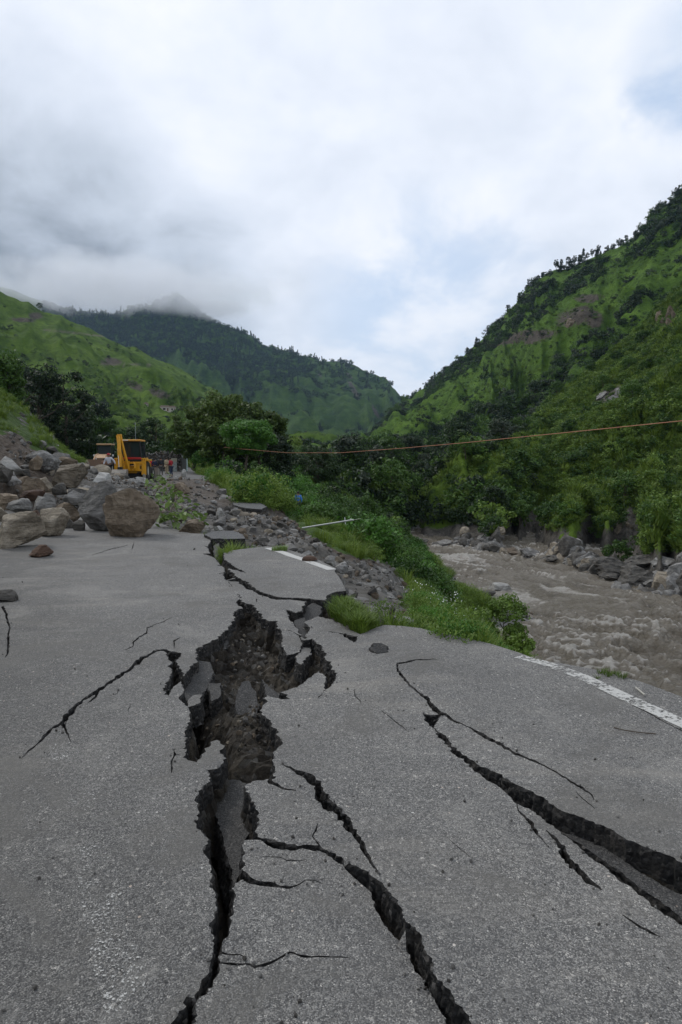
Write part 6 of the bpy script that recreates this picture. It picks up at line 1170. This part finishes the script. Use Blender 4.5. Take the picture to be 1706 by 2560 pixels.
p_ = on_hill(HS, 15000, lambda u, v, t, q: inview(u, v) * np.clip((u - 1050) / 350, .06, 1) * (q[:, 2] > WATER + 1.2 + 2.0 * np.clip((q[:, 0] - 12) / 20, 0, 1)) * np.where(ell(u, v, 1532, 992, 52, 28, -20) > .4, .1, 1) * np.where(ell(u, v, 1570, 1310, 46, 66, 12) > .5, .3, 1), 7); scatter('bank_grass', 'long yellow-green grass and low growth on the far bank spur', 'grass', p_, .5 + 1.1 * nrg.random(len(p_)) ** 2, ['tussock0', 'tussock1', 'tussock2', 'shrub_light0', 'shrub_light1', 'shrub_mid1'], 8, .35)
p_ = on_hill(HL, 2600, lambda u, v, t, q: inview(u, v, -60, 800) * (.12 + smooth(nz_(q, .02, 27), .05, .4)) * np.clip((v - 780) / 250, .12, 1) / np.clip(q[:, 1] / 300, .4, 3), 9); scatter('terrace_scrub', 'bushes and small trees dotted over the terraced hillside', 'scrub', p_, .7 + 2.4 * nrg.random(len(p_)) ** 2.2, mixk, 10)
p_ = on_hill(HM, 5200, lambda u, v, t, q: inview(u, v, 100, 1150) * (smooth(nz_(q, .005, 37), -.08, .22) + .9 * smooth(t, .55, .85)) * np.clip((1000 - u) / 600, .12, 1), 11); scatter('mountain_forest', 'dark forest patches on the distant blue-green mountain', 'forest', p_, 5 + 7 * nrg.random(len(p_)), ['shrub_dark0', 'shrub_dark1', 'conifer0', 'shrub_mid0'], 12)
# single trees one can pick out
def grow(label, cat, group, name, P_, s, kinds):
    for i, p in enumerate(P_):
        tk, cr = kinds[i % len(kinds)]; o = tree(name, label, cat, tuple(p), tk, cr, float(s[i]), rnd.uniform(0, 6.28), group)
kinds_b = [(trunk_mesh(1.2, .05, 400 + k, 5, .5), foliage('crown', 410 + k, 34, 1300, (.72, .72, .62), .30, .15, m_, base=1.15)) for k, m_ in enumerate(('leaf_dark', 'leaf_mid', 'leaf_grey', 'leaf_dark', 'leaf_mid'))]
kinds_p = [(trunk_mesh(2.0, .035, 420 + k, 4, .2, .03), foliage('crown', 430 + k, 70, 1100, (.48, .48, .95), .22, .16, 'leaf_pine', True, 1.15)) for k in range(3)]
kinds_r = [(trunk_mesh(1.3, .035, 440 + k, 4, .35, .05), foliage('crown', 450 + k, 30, 800, (.42, .42, .75), .24, .16, 'leaf_pine', base=.9)) for k in range(3)]
p_ = on_hill(HS, 95, lambda u, v, t, q: inview(u, v, 820, 1320) * (q[:, 2] > WATER + 2.5) * np.clip((1330 - u) / 300, .1, 1), 13); grow('dark leafy tree standing in the wood on the lower far bank', 'tree', 'trees of the far bank wood', 'bank_tree', p_, 1.9 + 2.0 * nrg.random(95), kinds_b)
p_ = on_hill(HB, 46, lambda u, v, t, q: inview(u, v, 1050, 1720) * (t < .6) * (1 - inside(u, v, grassface)) / np.clip(q[:, 1] / 300, .4, 3), 15); grow('leafy tree standing out on the upper slope of the far bank mountain', 'tree', 'trees of the mountain slope', 'slope_tree', p_, 2.6 + 2.2 * nrg.random(46), kinds_b)
p_ = on_hill(HS, 26, lambda u, v, t, q: inview(u, v, 1280, 1720) * (t > .32), 17); grow('leafy tree standing on the open grassy spur of the far bank', 'tree', 'trees of the open spur', 'spur_tree', p_, 1.3 + 1.5 * nrg.random(26), [kinds_b[1], kinds_b[4], kinds_b[1]])
rid = HB['q'].reshape(*HB['sh'], 3)[HB['n0'] + HB['nv'] - 1]; ru = HB['u'].reshape(HB['sh'])[HB['n0'] + HB['nv'] - 1]; o_ = np.argsort(ru); uu = []; u = 985
while u < 1715: uu.append(u); u += rnd.uniform(3, 10) if u > 1290 else rnd.uniform(4, 22)
rp = [[np.interp(u, ru[o_], rid[o_, k]) for k in range(3)] for u in uu]; rp = [(x, y - rnd.uniform(0, 25), z - rnd.uniform(0, 5)) for x, y, z in rp]
grow('dark tree standing in the row along the mountain ridge against the sky', 'tree', 'ridge line trees', 'ridge_tree', rp, [rnd.uniform(2.4, 5.6) * (y / 700) for x, y, z in rp], kinds_r + kinds_r[::-1] + kinds_p[:2])
rl = HL['q'].reshape(*HL['sh'], 3)[HL['n0'] + HL['nv'] - 1]; lu = HL['u'].reshape(HL['sh'])[HL['n0'] + HL['nv'] - 1]; o_ = np.argsort(lu)
tree('ridge_tree', 'lone round tree on the crest of the terraced hill', 'tree', [float(np.interp(100, lu[o_], rl[o_, k])) for k in range(3)], *kinds_b[0], 4.2)
# near bank: grass, weeds, shrubs
def near(n, cond, seed, dens=None, ex=True):
    g = np.random.default_rng(seed); m = np.where(cond & (yf < 130) & (UU > -60) & (UU < 1770) & ~ins & (Zf > WATER + .6))[0]
    cell = np.gradient(xs)[np.tile(np.arange(len(xs)), len(ys))[m]] * np.gradient(ys)[np.repeat(np.arange(len(ys)), len(xs))[m]]; w = cell * (dens[m] if dens is not None else 1) / np.clip(yf[m] / 12, .5, 12) ** 1.1
    k = m[g.choice(len(m), n, True, w / w.sum())]; x = xf[k] + g.uniform(-.12, .12, n); y = yf[k] + g.uniform(-.12, .12, n); ok = ~inside(x, y, OUT); x, y = x[ok], y[ok]; z = ground_z(x, y) - .02; pu, pv = px_of(x, y, z); ok = ~((abs(pu - 746) < np.where(y > 25, 38, 20)) & (pv < 1375) & (pv > 1270) & (y < BLUE[1] + .3) & (y > 8)) & ~(inside(pu, pv, [(750, 1320), (890, 1294), (892, 1306), (885, 1345), (752, 1350)]) & (y < A_.y + .5)) & ~(ex & inside(pu, pv, [(745, 1315), (885, 1285), (900, 1300), (905, 1400), (745, 1370)]) & (y < 27)); return np.column_stack([x, y, z])[ok]
p_ = near(11000, bare < .45, 21, None, False); scatter('bank_grass', 'fresh green grass covering the bank between road and river', 'grass', p_, (.4 + .55 * nrg.random(len(p_))) * np.clip(p_[:, 1] / 22, .7, 2.2) * np.where(p_[:, 0] < -9 - (p_[:, 1] > 50) * 99, .5, 1), ['grass0', 'grass1', 'grass2', 'grass0', 'herb0', 'herb1'], 22, .2)
p_ = near(330, inside(UU, VV, [(1045, 1500), (1100, 1500), (1250, 1550), (1340, 1610), (1340, 1660), (1180, 1640), (1050, 1580)]) & (yf < 22), 23); scatter('weed_patch', 'lush weeds with small white flowers at the tarmac edge', 'weeds', p_, .36 + .36 * nrg.random(len(p_)), ['weed0', 'weed1', 'herb2', 'herb0', 'grass1', 'weed2', 'grass0'], 24)
p_ = near(1100, inside(UU, VV + 0, [(690, 1250), (760, 1275), (870, 1262), (980, 1290), (1040, 1380), (1110, 1500), (1060, 1520), (990, 1440), (900, 1370), (800, 1330)]) & (yf > 22), 25); scatter('bank_shrubs', 'dense green shrubs clothing the river spur', 'shrubs', p_, .55 + .75 * nrg.random(len(p_)), ['bankshrub0', 'bankshrub1', 'bankshrub_d0', 'bankshrub_d1', 'bankshrub_d0'], 26)
p_ = near(420, (yf > 60) & (UU > 560) & (UU < 1000), 27); scatter('terrace_shrubs', 'low bushes on the grassy terrace by the hut', 'shrubs', p_, .6 + 1.0 * nrg.random(len(p_)), ['bankshrub_d0', 'bankshrub0', 'shrub_dark0'], 28)
p_ = near(260, (yf > 60) & (UU < 420) & (VV < 1175) & (xf < -29), 29); scatter('roadside_thicket', 'dark thicket behind the machines and the slope', 'thicket', p_, 1.2 + 1.6 * nrg.random(len(p_)), ['shrub_dark0', 'shrub_dark1', 'shrub_mid0'], 30)
p_ = near(300, inside(UU, VV, [(520, 1195), (640, 1215), (760, 1275), (700, 1290), (560, 1225)]), 31); scatter('roadside_weeds', 'tall light green weeds beside the broken road remnant', 'weeds', p_, 1.2 + 1.1 * nrg.random(len(p_)), ['herb0', 'herb1', 'weed0', 'herb2'], 32)
fl = foliage('flower', 330, 8, 12, (.3, .3, .08), .1, .03, 'leaf_light', base=.42); fl.materials.clear(); fl.materials.append(plain('petal', (.75, .75, .72), .6, 0, 0)); proto('flower', fl)
p_ = near(18, inside(UU, VV, [(1040, 1500), (1180, 1500), (1250, 1570), (1180, 1610), (1060, 1570)]) & (yf < 20), 33); scatter('white_flowers', 'tiny white flowers among the weeds at the tarmac edge', 'flowers', p_, np.ones(len(p_)), ['flower'], 34)
# single bushes
def bush(label, u, v0, v1, Y, w, m, seed, n=3500, leaf=.09):
    x, y, z = P(u, v1, Y); h = (v1 - v0) / F * Y; r = w / F * Y / 2; t = empty('shrub', (x, y, min(z, float(ground_z(x, y)[0]) + .1)), 0, label, 'shrub')
    dz = z - t.location.z; link('stems', trunk_mesh(h * .6 + dz, .02, seed, 6, .5, .1, .1), None, t); link('foliage', foliage('foliage', seed + 1, 30, n, (r, r, h * .5), r * .4, leaf, m, base=h * .55 + dz), None, t)
bush('olive bush with loose twigs at the bank edge above the river', 1262, 1495, 1610, 14.5, 110, 'leaf_light', 600, 3800, .075)
bush('small olive bush low on the bank right of the loose olive bush', 1300, 1590, 1650, 10, 70, 'leaf_light', 610, 1800, .06)
bush('round dark bush on the spur crest against the river wood', 905, 1245, 1310, 66, 95, 'leaf_mid', 620, 3500, .22)
bush('pale crested bush on the spur above the leaning pole', 868, 1238, 1290, 72, 70, 'leaf_light', 630, 2500, .2)
bush('bright green bush at the lip of the broken road remnant', 690, 1232, 1275, 40, 55, 'leaf_bright', 640, 2500, .14)
bush('green bush in front of the dark clump above the remnant', 650, 1185, 1222, 52, 60, 'leaf_mid', 650, 2500, .16)
gr = empty('grass_wedge', G(880, 1575), 0, 'wedge of short green grass between the scree and the tarmac', 'grass'); gr['kind'] = 'stuff'
c_ = [G(440 + a / 2.8, 1280 + b_ / 2.8, -.05) for a, b_ in ((1150, 645), (1240, 700), (1310, 760), (1360, 800), (1290, 850), (1180, 775), (1110, 720))]; Vs, Fs = [], []
tf = [tuft(340 + k, 26, .13, .12, 'grass_leaf', .005) for k in range(3)]
def tuft_mesh(poly, n, seed, dz, s0=.8, s1=1.3):
    g = np.random.default_rng(seed); lo = np.min([c[:2] for c in poly], 0); hi = np.max([c[:2] for c in poly], 0); Vs, Fs, k = [], [], 0
    while n > 0:
        x, y = g.uniform(lo, hi)
        if not inside([x], [y], [c[:2] for c in poly])[0]: continue
        n -= 1; me = tf[g.integers(3)]; v = np.empty(len(me.vertices) * 3, np.float32); me.vertices.foreach_get('co', v); v = v.reshape(-1, 3) * g.uniform(s0, s1); a = g.uniform(0, 6.28); c, s_ = math.cos(a), math.sin(a); v = np.column_stack([v[:, 0] * c - v[:, 1] * s_ + x, v[:, 0] * s_ + v[:, 1] * c + y, v[:, 2] + dz(x, y)])
        Vs.append(v); Fs += [[i + k for i in p.vertices] for p in me.polygons]; k += len(v)
    return mesh_np('blades', np.vstack(Vs), Fs, False)
zg = lambda x, y: max(-.10, float(ground_z(x, y)[0]))
Wp = [c[:2] for c in c_]; sod = [(*c[:2], -.07) for c in c_]; cx, cy = np.mean(Wp, 0)
sm_ = mesh_np('sod', sod + [(cx, cy, -.02)] + [(x, y, -.5) for x, y, _z in sod], [(i, (i + 1) % 7, 7) for i in range(7)] + [(i, 8 + i, 8 + (i + 1) % 7, (i + 1) % 7) for i in range(7)], False); link('sod', sm_, M['earth'], gr).matrix_parent_inverse = Matrix.Translation(-Vector(gr.location))
link('blades', tuft_mesh(Wp, 420, 5, lambda x, y: -.07), M['grass_leaf'], gr).matrix_parent_inverse = Matrix.Translation(-Vector(gr.location))
tx, ty, _z = G(1517, 1690); link('grass_tuft', tuft_mesh([(tx - .12, ty - .08), (tx + .12, ty - .08), (tx + .12, ty + .08), (tx - .12, ty + .08)], 9, 6, lambda x, y: float(H(x, y)[0]) - .01, .35, .6), M['grass_leaf'], None, 'small tuft of grass growing on the gravel shoulder', 'grass tuft')
tx, ty, _z = G(700, 1376); link('dry_tuft', tuft_mesh([(tx - .1, ty - .06), (tx + .1, ty - .06), (tx + .1, ty + .06), (tx - .1, ty + .06)], 16, 7, lambda x, y: float(H(x, y)[0]) - .01, .6, 1.0), M['leaf_cut'], None, 'small dry tuft at the head of the far painted line', 'grass tuft')
# the cut branch: stems with big pale leaves, each leaf its own
bx, by, bz = G(430, 1305, .0); br = empty('cut_branch', (bx, by + .4, 0), 0, 'fallen leafy branch with large pale green leaves beside the brown boulder', 'branch')
lm = mesh_np('leaf', [(0, 0, 0), (.035, .05, .01), (.045, .10, .0), (0, .17, -.02), (-.045, .10, 0), (-.035, .05, .01), (0, .08, -.012)], [(0, 1, 6), (1, 2, 6), (2, 3, 6), (3, 4, 6), (4, 5, 6), (5, 0, 6)], True); lm.materials.append(M['leaf_cut'])
loc = np.array(br.location)
for k, path in enumerate(([(455, 1306, 15.6), (430, 1285, 16.6), (400, 1262, 18), (385, 1235, 20), (372, 1205, 22)], [(440, 1300, 15.8), (470, 1280, 16.4), (484, 1290, 15.8)], [(425, 1282, 16.8), (440, 1250, 18.5), (456, 1236, 19.5)], [(400, 1265, 17.8), (420, 1228, 20.5), (430, 1218, 21)], [(385, 1238, 19.6), (400, 1205, 22), (412, 1196, 22.5)], [(435, 1296, 16), (405, 1296, 16.2), (385, 1290, 16.4)], [(445, 1300, 15.8), (460, 1300, 15.5), (476, 1306, 15.3)])):
    pp = [Vector(P(*q)) for q in path]; pp = [Vector((q.x, q.y, max(q.z, float(ground_z(q.x, q.y)[0]) + .05, .05))) for q in pp]
    MB().tube([q - Vector(loc) for q in pp], [.022, .018, .014, .010, .006][:len(pp)], 6).build('stem', M['bark'], br)
    for j in range(30 if k else 48):
        f = rnd.uniform(.1, 1) * (len(pp) - 1); i = min(int(f), len(pp) - 2); q = pp[i].lerp(pp[i + 1], f - i) - Vector(loc) + Vector((rnd.gauss(0, .16), rnd.gauss(0, .12), rnd.gauss(.06, .10)))
        link('leaf', lm, None, br, loc=q, rot=(rnd.uniform(-1.2, .6), rnd.uniform(-.9, .9), rnd.uniform(0, 6.28)), scale=rnd.uniform(.8, 1.5))
# ================================================================== air
b = MB(); b.box((-5200, -1500, -16), (5200, 5600, 900)); 
m = bpy.data.materials.new('valley_air'); m.use_nodes = True; t = NT(m.node_tree); t.n.clear(); o_ = t.new('ShaderNodeOutputMaterial'); v_ = t.new('ShaderNodeVolumePrincipled', {'Color': (.50, .72, 1.0, 1), 'Density': .000045, 'Anisotropy': .2}); t.l.new(v_.outputs[0], o_.inputs['Volume'])
b.build('haze', m, None, label='thin blue-grey haze filling the whole valley', cat='haze', kind='stuff')

# low cloud sitting on the summit
def cloud(label, u, v, Y, size, seed, dens, k=1.0):
    b = bmesh.new(); bmesh.ops.create_icosphere(b, subdivisions=4, radius=1); q = np.array([w.co for w in b.verts]); f = np.array([[w.index for w in p.verts] for p in b.faces]); b.free()
    q = q * (1 + .25 * fbm(q * 1.5 + seed, 3, seed))[:, None] * np.array(size); m = bpy.data.materials.new('cloud_vapour'); m.use_nodes = True; t = NT(m.node_tree); t.n.clear(); out = t.new('ShaderNodeOutputMaterial')
    co = t.new('ShaderNodeTexCoord').outputs['Object']; mp = t.new('ShaderNodeMapping', {'Vector': co, 'Scale': tuple(1 / x for x in size)}); r = t.vmath('LENGTH', mp.outputs[0])
    n = t.noise(.0065, 5, .6, co, .4); edge_ = t.sstep(t.math('ADD', r, t.math('MULTIPLY', t.math('SUBTRACT', n, .5), 1.5)), .92, .25)
    vol = t.new('ShaderNodeVolumePrincipled', {'Color': (.96, .97, 1, 1), 'Density': t.math('MULTIPLY', edge_, dens), 'Anisotropy': .3}); t.l.new(vol.outputs[0], out.inputs['Volume'])
    o = link('cloud', mesh_np('cloud', q, f, True), m, None, label, 'cloud', kind='stuff', loc=P(u, v, Y)); return o
cloud('low grey cloud wrapped round the summit of the distant mountain', 330, 722, 2450, (760, 430, 105), 3, .0055)
cloud('small pale wisp trailing off the summit cloud', 500, 772, 2420, (230, 160, 42), 8, .010)
